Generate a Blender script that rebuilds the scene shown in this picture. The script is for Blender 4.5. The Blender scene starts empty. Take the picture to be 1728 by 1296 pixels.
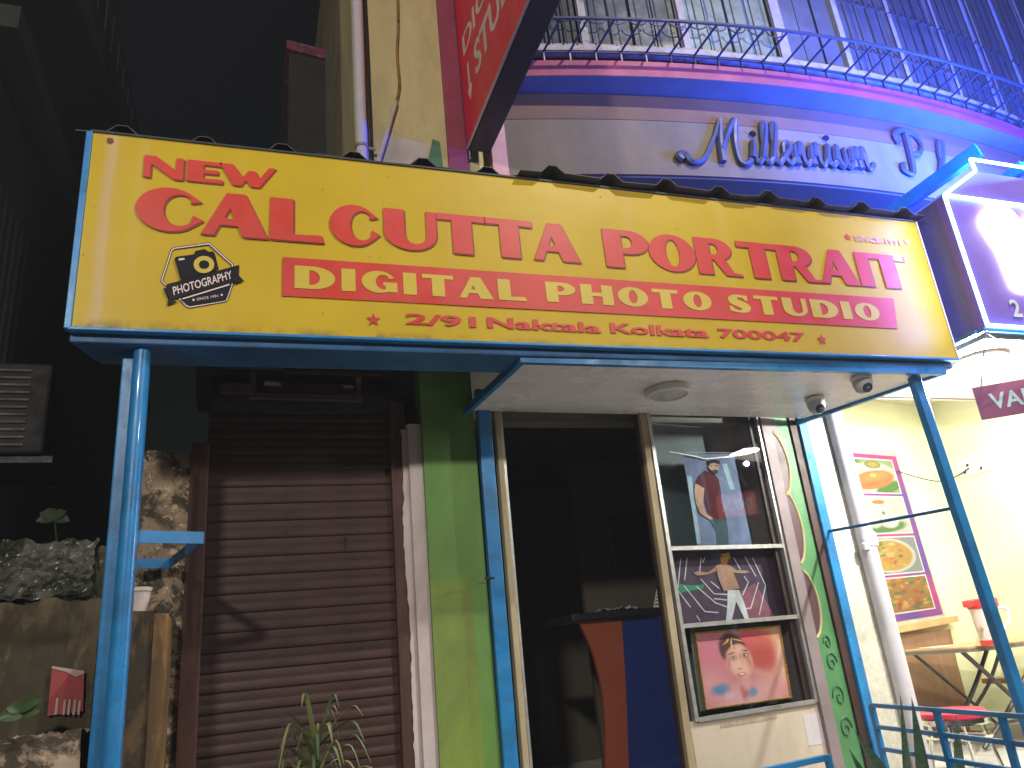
import bpy, bmesh, math, random
from mathutils import Vector, Matrix, noise
R = math.radians
random.seed(7)
sc = bpy.context.scene
C = sc.collection

# ------------------------------------------------------------------ camera
YAW, PIT, ROL, FPX = R(20.04), R(19.75), R(-5.63), 1290.0      # FPX: focal length in pixels of the 1728 px wide photo
EYE = Vector((0, -3.2, 1.5))
fw = Vector((math.sin(YAW)*math.cos(PIT), math.cos(YAW)*math.cos(PIT), math.sin(PIT)))
rt = Vector((math.cos(YAW), -math.sin(YAW), 0)); up = rt.cross(fw)
cr = rt*math.cos(ROL) + up*math.sin(ROL); cu = up*math.cos(ROL) - rt*math.sin(ROL)
cam = bpy.data.cameras.new('camera'); cam.sensor_width = 36; cam.lens = 36*FPX/1728; cam.clip_start = .05; cam.clip_end = 400
camo = bpy.data.objects.new('camera', cam); C.objects.link(camo); sc.camera = camo
m = Matrix((cr, cu, -fw)).transposed().to_4x4(); m.translation = EYE; camo.matrix_world = m

def ray(x, y): return fw + cr*((x-864)/FPX) - cu*((y-648)/FPX)
def onY(x, y, Y):
    d = ray(x, y); return EYE + d*((Y-EYE.y)/d.y)
def onX(x, y, X):
    d = ray(x, y); return EYE + d*((X-EYE.x)/d.x)
def onZ(x, y, Z):
    d = ray(x, y); return EYE + d*((Z-EYE.z)/d.z)
def onB(x, y, P0, ang):                    # vertical plane through P0 whose right-hand side runs back by ang degrees
    a = R(ang); n = Vector((-math.sin(a), math.cos(a), 0)); d = ray(x, y)
    return EYE + d*((Vector(P0)-EYE).dot(n)/d.dot(n))

# ------------------------------------------------------------------ world, added fill sun, exposure
w = bpy.data.worlds.new('World'); sc.world = w; w.use_nodes = True
nt = w.node_tree; sky = nt.nodes.new('ShaderNodeTexSky'); sky.sky_type = 'NISHITA'; sky.sun_disc = False
sky.sun_elevation = R(2); sky.sun_rotation = R(200)
bg = nt.nodes['Background']; nt.links.new(sky.outputs[0], bg.inputs[0]); bg.inputs[1].default_value = .004
sl = bpy.data.lights.new('fill_sun', 'SUN'); sl.energy = .015; sl.angle = R(10); sl.color = (.8, .88, 1)  # faint directional lamp added as fill light
so = bpy.data.objects.new('fill_sun', sl); C.objects.link(so); so.rotation_euler = (R(40), 0, R(20))
sc.view_settings.view_transform = 'Standard'; sc.view_settings.look = 'None'; sc.view_settings.exposure = 0; sc.view_settings.gamma = 1
sc.view_settings.use_curve_mapping = False
sc.render.engine = 'CYCLES'; sc.cycles.use_denoising = True; sc.cycles.max_bounces = 7; sc.cycles.sample_clamp_indirect = 4
sc.cycles.transparent_max_bounces = 12

# ------------------------------------------------------------------ materials
MATS = {}
def lin(c): return tuple(((v/255)/12.92 if v <= 10 else (((v/255)+.055)/1.055)**2.4) for v in c)
class NT:
    def __init__(s, name):
        s.m = bpy.data.materials.new(name); s.m.use_nodes = True; s.t = s.m.node_tree
        s.b = s.t.nodes['Principled BSDF']; s.out = s.t.nodes['Material Output']
        s.co = s.t.nodes.new('ShaderNodeTexCoord')
    def n(s, k, **kw):
        x = s.t.nodes.new(k)
        for a, v in kw.items(): setattr(x, a, v)
        return x
    def l(s, a, b): s.t.links.new(a, b)
    def noise(s, scale, detail=5, rough=.6, stretch=(1, 1, 1), off=(0, 0, 0), dist=0):
        mp = s.n('ShaderNodeMapping'); mp.inputs['Scale'].default_value = stretch; mp.inputs['Location'].default_value = off
        s.l(s.co.outputs['Object'], mp.inputs[0])
        x = s.n('ShaderNodeTexNoise'); x.inputs['Scale'].default_value = scale; x.inputs['Detail'].default_value = detail
        x.inputs['Roughness'].default_value = rough; x.inputs['Distortion'].default_value = dist; s.l(mp.outputs[0], x.inputs['Vector'])
        return x.outputs['Fac']
    def ramp(s, src, stops):
        x = s.n('ShaderNodeValToRGB'); e = x.color_ramp.elements
        while len(e) < len(stops): e.new(.5)
        for i, (p, c) in enumerate(stops):
            e[i].position = p; e[i].color = (c, c, c, 1) if not hasattr(c, '__len__') else (*c[:3], 1)
        s.l(src, x.inputs[0]); return x.outputs[0]
    def mix(s, fac, a, b, mode='MIX'):
        x = s.n('ShaderNodeMix', data_type='RGBA', blend_type=mode)
        for i, v in ((0, fac), (6, a), (7, b)):
            if hasattr(v, 'is_linked'): s.l(v, x.inputs[i])
            elif i == 0: x.inputs[0].default_value = v
            else: x.inputs[i].default_value = (*v[:3], 1)
        return x.outputs[2]
    def bump(s, h, strength=.3, dist=.01):
        x = s.n('ShaderNodeBump'); x.inputs['Strength'].default_value = strength; x.inputs['Distance'].default_value = dist
        s.l(h, x.inputs['Height']); s.l(x.outputs[0], s.b.inputs['Normal'])
def mat(name, col, rough=.6, var=.25, scale=5, bump=.15, bscale=60, dirt=None, damt=.5, dscale=2.2, stretch=(1, 1, 1), metal=0, spec=.4, coat=0, chip=None, chipamt=.35, sharp=None):
    if name in MATS: return MATS[name]
    k = NT(name); b = k.b
    n1 = k.noise(scale, 6, .62, stretch)
    dark = tuple(c*(1-var) for c in col); lite = tuple(min(1, c*(1+var*.6)) for c in col)
    c = k.mix(k.ramp(n1, [(.3, 0), (.7, 1)]), dark, lite)
    if dirt:
        d = k.ramp(k.noise(dscale, 9, .7, stretch, (3.1, 7.7, 1.3), .4), [(.5-.1*damt, 0), (.62+.1*(1-damt), damt)] if sharp is None else [(sharp-.035, 0), (sharp+.035, damt)])
        c = k.mix(d, c, dirt)
    if chip:
        d = k.ramp(k.noise(dscale*2.7, 12, .75, (1, 1, 1), (9, 2, 4), .2), [(.68-chipamt*.2, 0), (.69-chipamt*.2, 1)])
        c = k.mix(d, c, chip)
    k.l(c, b.inputs['Base Color'])
    k.l(k.ramp(k.noise(scale*1.7, 5, .6), [(.25, max(0, rough-.13)), (.8, min(1, rough+.15))]), b.inputs['Roughness'])
    b.inputs['Metallic'].default_value = metal; b.inputs['Specular IOR Level'].default_value = spec; b.inputs['Coat Weight'].default_value = coat
    if bump: k.bump(k.noise(bscale, 6, .65), bump, .006)
    MATS[name] = k.m; return k.m
def emis(name, col, s):
    if name in MATS: return MATS[name]
    k = NT(name); b = k.b; b.inputs['Base Color'].default_value = (*[c*.8 for c in col], 1); b.inputs['Emission Color'].default_value = (*col, 1); b.inputs['Emission Strength'].default_value = s
    MATS[name] = k.m; return k.m
def glass(name, tint=(.9, .95, .96), ior=1.5, rough=.01):
    k = NT(name); t = k.t; t.nodes.remove(k.b)
    tr = k.n('ShaderNodeBsdfTransparent'); tr.inputs[0].default_value = (*tint, 1)
    gl = k.n('ShaderNodeBsdfGlossy'); gl.inputs['Roughness'].default_value = rough
    f0 = 1.7*((ior-1)/(ior+1))**2                    # both faces of a thin pane, the same seen from either side
    lw = k.n('ShaderNodeLayerWeight'); lw.inputs[0].default_value = .5
    pw_ = k.n('ShaderNodeMath', operation='POWER'); k.l(lw.outputs['Facing'], pw_.inputs[0]); pw_.inputs[1].default_value = 5
    fr = k.n('ShaderNodeMath', operation='MULTIPLY_ADD'); k.l(pw_.outputs[0], fr.inputs[0]); fr.inputs[1].default_value = 1-f0; fr.inputs[2].default_value = f0
    mx = k.n('ShaderNodeMixShader'); k.l(fr.outputs[0], mx.inputs[0]); k.l(tr.outputs[0], mx.inputs[1]); k.l(gl.outputs[0], mx.inputs[2])
    k.l(mx.outputs[0], k.out.inputs[0]); MATS[name] = k.m; return k.m

# ------------------------------------------------------------------ geometry helpers
class MB:
    def __init__(s): s.v = []; s.f = []
    def add(s, vs, fs):
        o = len(s.v); s.v += [Vector(v) for v in vs]; s.f += [tuple(i+o for i in f) for f in fs]; return s
    def frame(s, o, ax, ay, az, x0, x1, y0, y1, z0, z1):
        o, ax, ay, az = Vector(o), Vector(ax), Vector(ay), Vector(az)
        vs = [o+ax*x+ay*y+az*z for z in (z0, z1) for y in (y0, y1) for x in (x0, x1)]
        fs = [(0, 2, 3, 1), (4, 5, 7, 6), (0, 1, 5, 4), (2, 6, 7, 3), (0, 4, 6, 2), (1, 3, 7, 5)]
        if ax.cross(ay).dot(az) < 0: fs = [f[::-1] for f in fs]
        return s.add(vs, fs)
    def box(s, x0, x1, y0, y1, z0, z1): return s.frame((0, 0, 0), (1, 0, 0), (0, 1, 0), (0, 0, 1), x0, x1, y0, y1, z0, z1)
    def bar(s, p, q, wd, ht, upv=(0, 0, 1)):
        p, q = Vector(p), Vector(q); d = (q-p); L = d.length; d.normalize(); a = d.cross(Vector(upv)).normalized(); u = a.cross(d)
        return s.frame(p, d, a, u, 0, L, -wd/2, wd/2, -ht/2, ht/2)
    def tube(s, pts, r, n=8):
        pts = [Vector(p) for p in pts]; rr = r if hasattr(r, '__len__') else [r]*len(pts)
        o = len(s.v); ref = None
        for i, p in enumerate(pts):
            d = (pts[min(i+1, len(pts)-1)]-pts[max(i-1, 0)]).normalized()
            if ref is None:
                ref = d.orthogonal().normalized()
            ref = (ref-d*ref.dot(d)).normalized(); b = d.cross(ref)
            for j in range(n):
                a = 2*math.pi*j/n; s.v.append(p+(ref*math.cos(a)+b*math.sin(a))*rr[i])
        for i in range(len(pts)-1):
            for j in range(n):
                a, b2 = o+i*n+j, o+i*n+(j+1) % n; s.f.append((a, b2, b2+n, a+n))
        s.f.append(tuple(o+j for j in range(n))[::-1]); s.f.append(tuple(o+(len(pts)-1)*n+j for j in range(n)))
        return s
    def prism(s, poly, th):                          # flat polygon (any plane) pushed by vector th
        n = len(poly); th = Vector(th); poly = [Vector(p) for p in poly]
        nn = Vector((0, 0, 0))
        for i in range(n): nn += poly[i].cross(poly[(i+1) % n])
        if nn.dot(th) > 0: poly = poly[::-1]
        vs = poly+[p+th for p in poly]
        fs = [tuple(range(n)), tuple(range(2*n-1, n-1, -1))]+[((i+1) % n, i, n+i, n+(i+1) % n) for i in range(n)]
        return s.add(vs, fs)
    def lathe(s, c, prof, n=24, axis=(0, 0, 1)):
        c = Vector(c); az = Vector(axis).normalized(); ax = az.orthogonal().normalized(); ay = az.cross(ax); o = len(s.v)
        for r_, z in prof:
            for j in range(n):
                a = 2*math.pi*j/n; s.v.append(c+az*z+(ax*math.cos(a)+ay*math.sin(a))*max(r_, 1e-4))
        for i in range(len(prof)-1):
            for j in range(n):
                a, b = o+i*n+j, o+i*n+(j+1) % n; s.f.append((a, b, b+n, a+n))
        return s
    def grid(s, fn, nu, nv):
        o = len(s.v)
        for j in range(nv+1):
            for i in range(nu+1): s.v.append(Vector(fn(i/nu, j/nv)))
        for j in range(nv):
            for i in range(nu):
                a = o+j*(nu+1)+i; s.f.append((a, a+1, a+nu+2, a+nu+1))
        return s
    def mesh(s, name, org=Vector((0, 0, 0)), smooth=False):
        me = bpy.data.meshes.new(name); me.from_pydata([v-org for v in s.v], [], s.f); me.update()
        if smooth: me.shade_smooth()
        return me
ORG = {}
def thing(name, loc, label, cat, group=None):
    o = bpy.data.objects.new(name, None); C.objects.link(o); o.location = loc; o.empty_display_size = .1
    o['label'] = label; o['category'] = cat
    if group: o['group'] = group
    ORG[o.name] = Vector(loc); return o
def part(parent, name, mb, m, smooth=False, bev=0, solid=0):
    org = ORG[parent.name] if parent else Vector((0, 0, 0))
    me = mb.mesh(name, org, smooth) if isinstance(mb, MB) else mb
    if not isinstance(mb, MB):
        for v in me.vertices: v.co = v.co-org
    me.materials.append(m)
    o = bpy.data.objects.new(name, me); C.objects.link(o); o.parent = parent
    ORG[o.name] = org
    if smooth and bev == 0 and isinstance(mb, MB):
        md = o.modifiers.new('edge', 'EDGE_SPLIT'); md.split_angle = R(40)
    if solid:
        md = o.modifiers.new('thick', 'SOLIDIFY'); md.thickness = solid; md.offset = 0
    if bev:
        md = o.modifiers.new('bevel', 'BEVEL'); md.width = bev; md.segments = 2; md.limit_method = 'ANGLE'
    return o
def solo(name, mb, m, label, cat, group=None, **kw):
    o = part(None, name, mb, m, **kw); o['label'] = label; o['category'] = cat
    if group: o['group'] = group
    return o
def struct(name, mb, m, **kw):
    o = part(None, name, mb, m, **kw); o['kind'] = 'structure'; return o
def place(me, o, ux, uy, nz):
    o, ux, uy, nz = map(Vector, (o, ux, uy, nz))
    for v in me.vertices: v.co = o+ux*v.co.x+uy*v.co.y+nz*v.co.z
    return me
def curve_mesh(contours, th, bold=0):
    cd = bpy.data.curves.new('c', 'CURVE'); cd.dimensions = '2D'; cd.offset = bold; cd.fill_mode = 'BOTH'; cd.extrude = th/2
    for ct in contours:
        sp = cd.splines.new('POLY'); sp.points.add(len(ct)-1); sp.use_cyclic_u = True
        for p, q in zip(sp.points, ct): p.co = (q[0], q[1], 0, 1)
    ob = bpy.data.objects.new('c', cd); me = bpy.data.meshes.new_from_object(ob); bpy.data.objects.remove(ob); bpy.data.curves.remove(cd)
    return me
def text_mesh(s, w_, h_, th, bold=0, x0=0, y0=0, shear=0, space=1):
    cd = bpy.data.curves.new('t', 'FONT'); cd.body = s; cd.extrude = .001; cd.offset = bold; cd.resolution_u = 3; cd.shear = shear; cd.space_character = space
    ob = bpy.data.objects.new('t', cd); C.objects.link(ob); bpy.context.view_layer.update()
    me = bpy.data.meshes.new_from_object(ob.evaluated_get(bpy.context.evaluated_depsgraph_get())); bpy.data.objects.remove(ob); bpy.data.curves.remove(cd)
    xs = [v.co.x for v in me.vertices]; ys = [v.co.y for v in me.vertices]; a, b, c, d = min(xs), max(xs), min(ys), max(ys)
    for v in me.vertices:
        v.co = Vector((x0+(v.co.x-a)/(b-a)*w_, y0+(v.co.y-c)/(d-c)*h_, th/2 if v.co.z > 0 else -th/2))
    me.materials.clear()
    return me
def join(meshes):
    bm = bmesh.new()
    for me in meshes: bm.from_mesh(me)
    out = bpy.data.meshes.new('joined'); bm.to_mesh(out); bm.free(); return out
def smoothline(pts, k=6):
    out = []; n = len(pts); P = [Vector(p) for p in pts]
    for i in range(n-1):
        a, b, c, d = P[max(i-1, 0)], P[i], P[i+1], P[min(i+2, n-1)]
        for j in range(k):
            t = j/k; out.append(.5*((2*b)+(c-a)*t+(2*a-5*b+4*c-d)*t*t+(3*b-a-3*c+d)*t**3))
    out.append(P[-1]); return out

# ------------------------------------------------------------------ material library
yellow_wall = mat('yellow_wall_paint', (.58, .505, .24), .75, .22, 2.5, .2, 40, dirt=(.24, .20, .12), damt=.5, stretch=(1, 1, .35))
cream_wall = mat('cream_wall_paint', (.54, .46, .35), .75, .15, 3, .2, 40, dirt=(.38, .30, .22), damt=.45, stretch=(1, 1, .5))
pink_paint = mat('pink_paint', (.30, .055, .095), .6, .2, 4, .15, 40, dirt=(.2, .06, .07), damt=.4)
pale_pink = mat('pale_pink_paint', (.50, .27, .22), .7, .2, 4, .15, 40)
green_paint = mat('green_paint', (.13, .27, .055), .6, .18, 2.5, .2, 30, dirt=(.08, .14, .045), damt=.5, stretch=(1, 1, .4))
white_plaster = mat('white_plaster', (.60, .52, .50), .8, .15, 5, .35, 30, dirt=(.30, .20, .16), damt=.6, stretch=(1, 1, .3))
blue_paint = mat('blue_gloss_paint', (.020, .20, .46), .36, .22, 6, .12, 80, dirt=(.02, .06, .13), damt=.5, dscale=4, coat=.25)
blue_dull = mat('blue_dull_paint', (.022, .12, .29), .5, .25, 6, .12, 80, dirt=(.015, .04, .08), damt=.6, dscale=3)
brown_metal = mat('brown_shutter_paint', (.050, .022, .018), .6, .4, 5, .3, 50, dirt=(.026, .014, .012), damt=.7, dscale=3, stretch=(.5, 1, 2), spec=.35)
brown_wood = mat('brown_wood', (.075, .032, .024), .6, .4, 8, .4, 40, stretch=(4, 4, .5))
rust = mat('rust', (.12, .055, .03), .85, .4, 14, .4, 50)
dark_metal = mat('dark_metal', (.03, .03, .032), .55, .3, 9, .2, 60)
black_mat = mat('matt_black', (.012, .012, .012), .8, .3, 6, .2, 40)  # plain near-black shared by the cable, hole and recessed parts
white_board = mat('white_ceiling_board', (.85, .82, .83), .30, .05, 1.6, .08, 25, dirt=(.42, .37, .36), damt=.6, dscale=1.9, stretch=(.35, 1.2, 1))
white_plastic = mat('white_plastic', (.72, .70, .68), .4, .06, 6, .05, 60)
grey_plastic = mat('grey_plastic', (.45, .44, .44), .35, .1, 6, .05, 60)
pvc = mat('grey_white_pvc', (.52, .50, .53), .45, .12, 5, .1, 40, dirt=(.25, .22, .2), damt=.35)
mortar = mat('crumbling_plaster', (.30, .22, .14), .95, .45, 9, .8, 30, dirt=(.030, .027, .018), damt=.92, dscale=5.5, sharp=.49, chip=(.46, .36, .25), chipamt=.55)
mossy = mat('mossy_masonry', (.075, .068, .045), .95, .5, 3.5, .8, 18, dirt=(.018, .026, .010), damt=.85, dscale=7, sharp=.5, chip=(.28, .25, .21), chipamt=.3)
ochre = mat('ochre_plaster', (.085, .052, .022), .9, .5, 8, .6, 25, dirt=(.022, .019, .013), damt=.85, dscale=6, stretch=(1, 1, .4), sharp=.47)
ochre_lit = mat('ochre_lit_edge', (.25, .14, .045), .85, .45, 9, .7, 30, stretch=(1, 1, .25), dirt=(.07, .04, .02), damt=.75, dscale=7, sharp=.5)  # lighter ochre paints in the light caught by the pillar corner
asphalt = mat('asphalt', (.10, .098, .092), .9, .3, 9, .6, 120)
concrete = mat('concrete', (.50, .48, .45), .9, .2, 5, .4, 60, dirt=(.25, .23, .2), damt=.4)
unlit_wall = mat('unlit_dark_wall', (.018, .019, .016), .9, .4, 1.3, .3, 20, dirt=(.012, .012, .011), damt=.7, stretch=(1, 1, .4))  # low albedo stands in for the lack of light on this house
olive_wall = mat('olive_dark_wall', (.032, .033, .022), .9, .3, 2, .3, 25)
soffit = mat('grey_soffit', (.12, .12, .115), .85, .2, 3, .2, 30, dirt=(.1, .1, .1), damt=.5)
red_sheet = mat('red_vinyl', (.74, .010, .045), .4, .12, 3, .04, 30)
red_print = mat('red_print', (.50, .036, .020), .42, .10, 3, .03, 30, coat=.4)
darkred_print = mat('dark_red_print', (.20, .022, .012), .45, .1, 3, .03, 30)
yellow_print = mat('yellow_print', (.50, .37, .035), .42, .1, 3, .03, 30)
black_print = mat('black_print', (.010, .0095, .012), .6, .15, 4, .03, 30, spec=.15)
pinkwhite_print = mat('pale_print', (.66, .54, .52), .45, .08, 4, .03, 30)
letter_blue = mat('blue_grey_letters', (.055, .065, .12), .45, .2, 6, .1, 40)
leafm = mat('leaf_green', (.045, .085, .022), .45, .35, 10, .2, 30)
leaf2 = mat('pale_leaf', (.15, .17, .055), .45, .35, 12, .2, 30)
steel = mat('aluminium', (.50, .49, .47), .38, .15, 20, .15, 120, metal=.7)
chrome = mat('chrome', (.75, .74, .72), .15, .05, 9, 0, metal=1)
gold = mat('gold_trim', (.75, .50, .12), .3, .1, 9, 0, metal=.8)

def panel_material():                                # printed vinyl: yellow with water stains and dark specks
    k = NT('yellow_vinyl'); b = k.b
    c = k.mix(k.ramp(k.noise(1.6, 5, .6), [(.3, 0), (.7, 1)]), (.42, .285, .008), (.50, .345, .016))
    sx = k.n('ShaderNodeSeparateXYZ'); k.l(k.co.outputs['Object'], sx.inputs[0])
    wob = k.noise(3, 4, .6, (1, 1, .6))
    a = k.n('ShaderNodeMath', operation='MULTIPLY_ADD'); k.l(wob, a.inputs[0]); a.inputs[1].default_value = .05; k.l(sx.outputs[0], a.inputs[2])
    st = k.ramp(a.outputs[0], [(0, 0), (.090, 0), (.122, .55), (.140, .72), (.155, .15), (.20, 0)])
    c = k.mix(st, c, (.48, .34, .20))
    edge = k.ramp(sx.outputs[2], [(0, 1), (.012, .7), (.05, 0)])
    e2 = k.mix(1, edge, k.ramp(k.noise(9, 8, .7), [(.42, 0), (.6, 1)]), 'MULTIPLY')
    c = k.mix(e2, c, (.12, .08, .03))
    streak = k.ramp(k.noise(7, 6, .6, (1, 1, .05)), [(.55, 0), (.8, .35)])
    c = k.mix(streak, c, (.50, .38, .12))
    sp = k.ramp(k.noise(38, 2, .5), [(.755, 0), (.765, .8)])
    c = k.mix(sp, c, (.05, .04, .02))
    k.l(c, b.inputs['Base Color']); b.inputs['Coat Weight'].default_value = .06; b.inputs['Coat Roughness'].default_value = .38; b.inputs['Specular IOR Level'].default_value = .18
    k.l(k.ramp(k.noise(4, 5, .6), [(.2, .36), (.8, .55)]), b.inputs['Roughness'])
    k.bump(k.noise(2.2, 3, .5), .25, .02)
    return k.m

# ================================================================== setting: ground
struct('ground', MB().add([(-60, -60, 0), (60, -60, 0), (60, 60, 0), (-60, 60, 0)], [(0, 1, 2, 3)]), asphalt)
struct('pavement', MB().box(-8, 12, -1.2, .3, .004, .13), concrete, bev=.01)

def tz(x): return .0075*(x+.7)                       # the signboard hangs a little higher at its right end
def ledgeY(x): return .40+.045*(x-4.5)**2            # bowed first-floor ledge
def bandY(x): return .59+.04*(x-4.6)**2              # bowed fascia below it
BP = Vector((2.343, .85, 0)); BA = 10                # shopfront plane, its right side runs back 10 degrees
bu = Vector((math.cos(R(BA)), math.sin(R(BA)), 0)); bn = Vector((math.sin(R(BA)), -math.cos(R(BA)), 0)); UZ = Vector((0, 0, 1))
def B(s, z, d=0): return BP+bu*s+bn*d+UZ*z           # s metres along the shopfront, d metres out from it

# ================================================================== main building
bld = thing('building', (1.5, .9, 0), 'yellow and pink two-storey building with bowed fascia behind the shop signboard', 'building')
wl = part(bld, 'wall', MB().box(.60, 1.22, .95, 1.6, 3.6, 8.5), yellow_wall)
part(bld, 'wall', MB().box(1.345, 1.70, 1.02, 1.6, 3.6, 8.5), yellow_wall)
part(bld, 'pink_stripe', MB().box(1.215, 1.35, .93, 1.6, 3.6, 8.5), pink_paint, bev=.005)
part(bld, 'pink_stripe', MB().box(1.53, 1.67, .94, 1.3, 3.6, 5.30), pale_pink)
part(bld, 'painted_patch', MB().prism([onY(730, 235, .947), onY(742, 240, .947), onY(750, 300, .947), onY(716, 300, .947)], (0, -.003, 0)), mat('green_patch_paint', (.10, .22, .07), .7))
# upper side wall running back from the street
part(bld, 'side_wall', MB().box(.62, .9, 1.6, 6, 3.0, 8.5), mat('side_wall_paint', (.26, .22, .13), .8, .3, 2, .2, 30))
# ground-floor shell
part(bld, 'wall', MB().box(-.29, .93, 1.05, 1.35, 3.02, 3.75), mat('dark_green_wall', (.045, .065, .03), .8, .3, 3, .3, 30))
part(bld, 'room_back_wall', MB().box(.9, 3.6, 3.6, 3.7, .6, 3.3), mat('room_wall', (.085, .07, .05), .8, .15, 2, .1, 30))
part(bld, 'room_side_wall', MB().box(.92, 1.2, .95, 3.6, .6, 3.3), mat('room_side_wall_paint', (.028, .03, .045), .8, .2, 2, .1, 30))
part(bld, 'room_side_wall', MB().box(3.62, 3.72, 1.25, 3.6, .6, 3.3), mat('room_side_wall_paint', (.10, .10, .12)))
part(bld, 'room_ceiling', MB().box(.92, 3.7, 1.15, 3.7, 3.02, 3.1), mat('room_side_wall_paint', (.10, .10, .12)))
part(bld, 'shop_floor', MB().box(.92, 3.7, .84, 3.7, .1, .62), concrete)
part(bld, 'lintel', MB().box(.92, 3.9, 1.12, 1.25, 2.9, 4.6), mat('lintel_paint', (.22, .2, .16), .8))
# pilasters beside the shutter and the door
part(bld, 'white_pilaster', MB().prism([(.828, .93, 0), (.838, .872, 0), (.92, .872, 0), (.92, .93, 0)], (0, 0, 2.80)), white_plaster)
rg = [(.838, .3+i*.025) for i in range(100)]
rg2 = [(.800+.016*noise.noise(Vector((z*2.1, 0, 3)))+.010*noise.noise(Vector((z*17, 4, 3)))+.004*noise.noise(Vector((z*60, 4, 9))), z) for _, z in rg]
part(bld, 'ragged_plaster', MB().prism([(x, .8985, z) for x, z in rg2+[(.836, z) for _, z in reversed(rg)]], (0, .012, 0)), white_plaster)
gp = part(bld, 'green_pilaster', MB().box(.912, 1.225, .852, 1.0, .1, 3.2), green_paint, bev=.006)
part(bld, 'painted_panel', MB().box(.912, 1.135, .8485, .8515, 0.2, 1.93), mat('yellow_green_paint', (.19, .27, .045), .6, .2, 3, .2, 30, dirt=(.07, .08, .03), damt=.5, stretch=(1, 1, .4)))
part(bld, 'blue_door_post', MB().bar((1.262, .84, .5), (1.278, .84, 3.0), .078, .05, (0, 1, 0)), blue_paint, bev=.005)
part(bld, 'bolt', MB().tube([(1.20, .80, 1.92), (1.255, .815, 1.92)], .006, 6), dark_metal)
# fascia band, ledge, soffits (bowed)
XS = [1.64+i*.16 for i in range(42)]
def bowed(fy, z0, z1, depth):
    mb = MB(); n = len(XS)
    v = []
    for x in XS: v += [(x, fy(x), z0), (x, fy(x), z1), (x, fy(x)+depth, z1), (x, fy(x)+depth, z0)]
    f = []
    for i in range(n-1):
        a, b = 4*i, 4*i+4
        f += [(a, b, b+1, a+1), (a+1, b+1, b+2, a+2), (a+2, b+2, b+3, a+3), (a+3, b+3, b, a)]
    f += [(0, 1, 2, 3), (4*n-1, 4*n-2, 4*n-3, 4*n-4)]
    return mb.add(v, f)
part(bld, 'fascia', bowed(bandY, 4.615, 5.3075, .6), mat('cream_fascia_paint', (.185, .15, .09), .8, .2, 2.5, .2, 40, dirt=(.11, .09, .06), damt=.5, stretch=(1, 1, .35)))
part(bld, 'fascia_shade', bowed(lambda x: bandY(x)-.004, 5.08, 5.306, .003), mat('orange_shade_band', (.15, .085, .05), .75, .15, 3, .15, 30))  # shade below the ledge, painted on as a darker strip
part(bld, 'ledge', bowed(ledgeY, 5.312, 5.445, .75), pink_paint)
part(bld, 'ledge_soffit', bowed(lambda x: ledgeY(x)+.004, 5.3085, 5.3115, .4), soffit)
part(bld, 'soffit', MB().box(1.64, 7, 1.15, 1.7, 4.3, 4.60), soffit)
part(bld, 'soffit', bowed(lambda x: bandY(x)+.02, 4.600, 4.6135, .9), soffit)
part(bld, 'upper_wall', bowed(lambda x: ledgeY(x)+.45, 5.45, 8.4, .1), mat('upper_dark_wall', (.10, .11, .13), .8, .3, 2, .2, 30))
part(bld, 'sill', bowed(lambda x: ledgeY(x)+.02, 5.555, 5.60, .16), mat('weathered_white_paint', (.33, .31, .30), .7, .25, 9, .3, 50, chip=(.14, .08, .05), chipamt=.5, dirt=(.2, .17, .15), damt=.5))
ww = MATS['weathered_white_paint']
part(bld, 'plinth_wall', bowed(lambda x: ledgeY(x)+.10, 5.44, 5.556, .1), black_mat)
# windows between mullions of the bowed bay
def bay(x, d=0): return Vector((x, ledgeY(x)+.07-d, 0))
pane_green = mat('green_frosted_glass', (.17, .22, .17), .3, .3, 7, .3, 25, spec=.5)
pane_grey = mat('grey_frosted_glass', (.075, .085, .08), .25, .25, 5, .2, 25, spec=.6)
pane_blue = mat('dull_shutter_sheet', (.09, .105, .13), .5, .25, 4, .2, 30)
mull = [1.72, 2.22, 2.99, 3.80, 4.42, 5.02, 5.62, 6.22, 6.8, 7.4, 8.0]
for i in range(len(mull)-1):
    x0, x1 = mull[i], mull[i+1]; p0, p1 = bay(x0), bay(x1); d = (p1-p0).normalized(); nn = Vector((d.y, -d.x, 0)); L = (p1-p0).length
    fr = MB()
    wdt = .055 if i != 3 else .09
    fr.frame(p0, d, nn, UZ, 0, wdt, -.03, .03, 5.60, 8.3); fr.frame(p0, d, nn, UZ, wdt, L, -.025, .025, 5.60, 5.64); fr.frame(p0, d, nn, UZ, wdt, L, -.025, .025, 8.2, 8.3)
    wf = part(bld, 'window', fr, ww if i < 4 else mat('grey_blue_frame', (.34, .33, .34), .6, .2, 9, .2, 50))
    k = 4 if i < 3 else 3
    pw = (L-wdt-.01)/k
    for j in range(k):
        part(wf, 'pane', MB().frame(p0, d, nn, UZ, wdt+.004+j*pw, wdt+(j+1)*pw-.012, -.012-.008*(j % 2), .004-.008*(j % 2), 5.642, 8.2), pane_green if i == 2 else (pane_grey if i < 2 else pane_blue))
# window grille: vertical bars with a row of scallops
for i in (0, 1, 2, 4, 5, 6, 7, 8, 9):
    x0, x1 = mull[i], mull[i+1]; n = 5; mb = MB()
    for j in range(n):
        x = x0+(x1-x0)*(j+.7)/n; p = bay(x, .055); mb.tube([p+UZ*5.61, p+UZ*8.25], .0065, 6)
        for zz in (5.85, 6.35):
            r_ = (x1-x0)/n*.45
            mb.tube([bay(x+r_*math.cos(a), .06)+UZ*(zz-r_*.8*math.sin(a)) for a in [math.pi*q/8 for q in range(9)]], .006, 5)
    part(bld, 'window_grille', mb, dark_metal, smooth=True)
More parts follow.
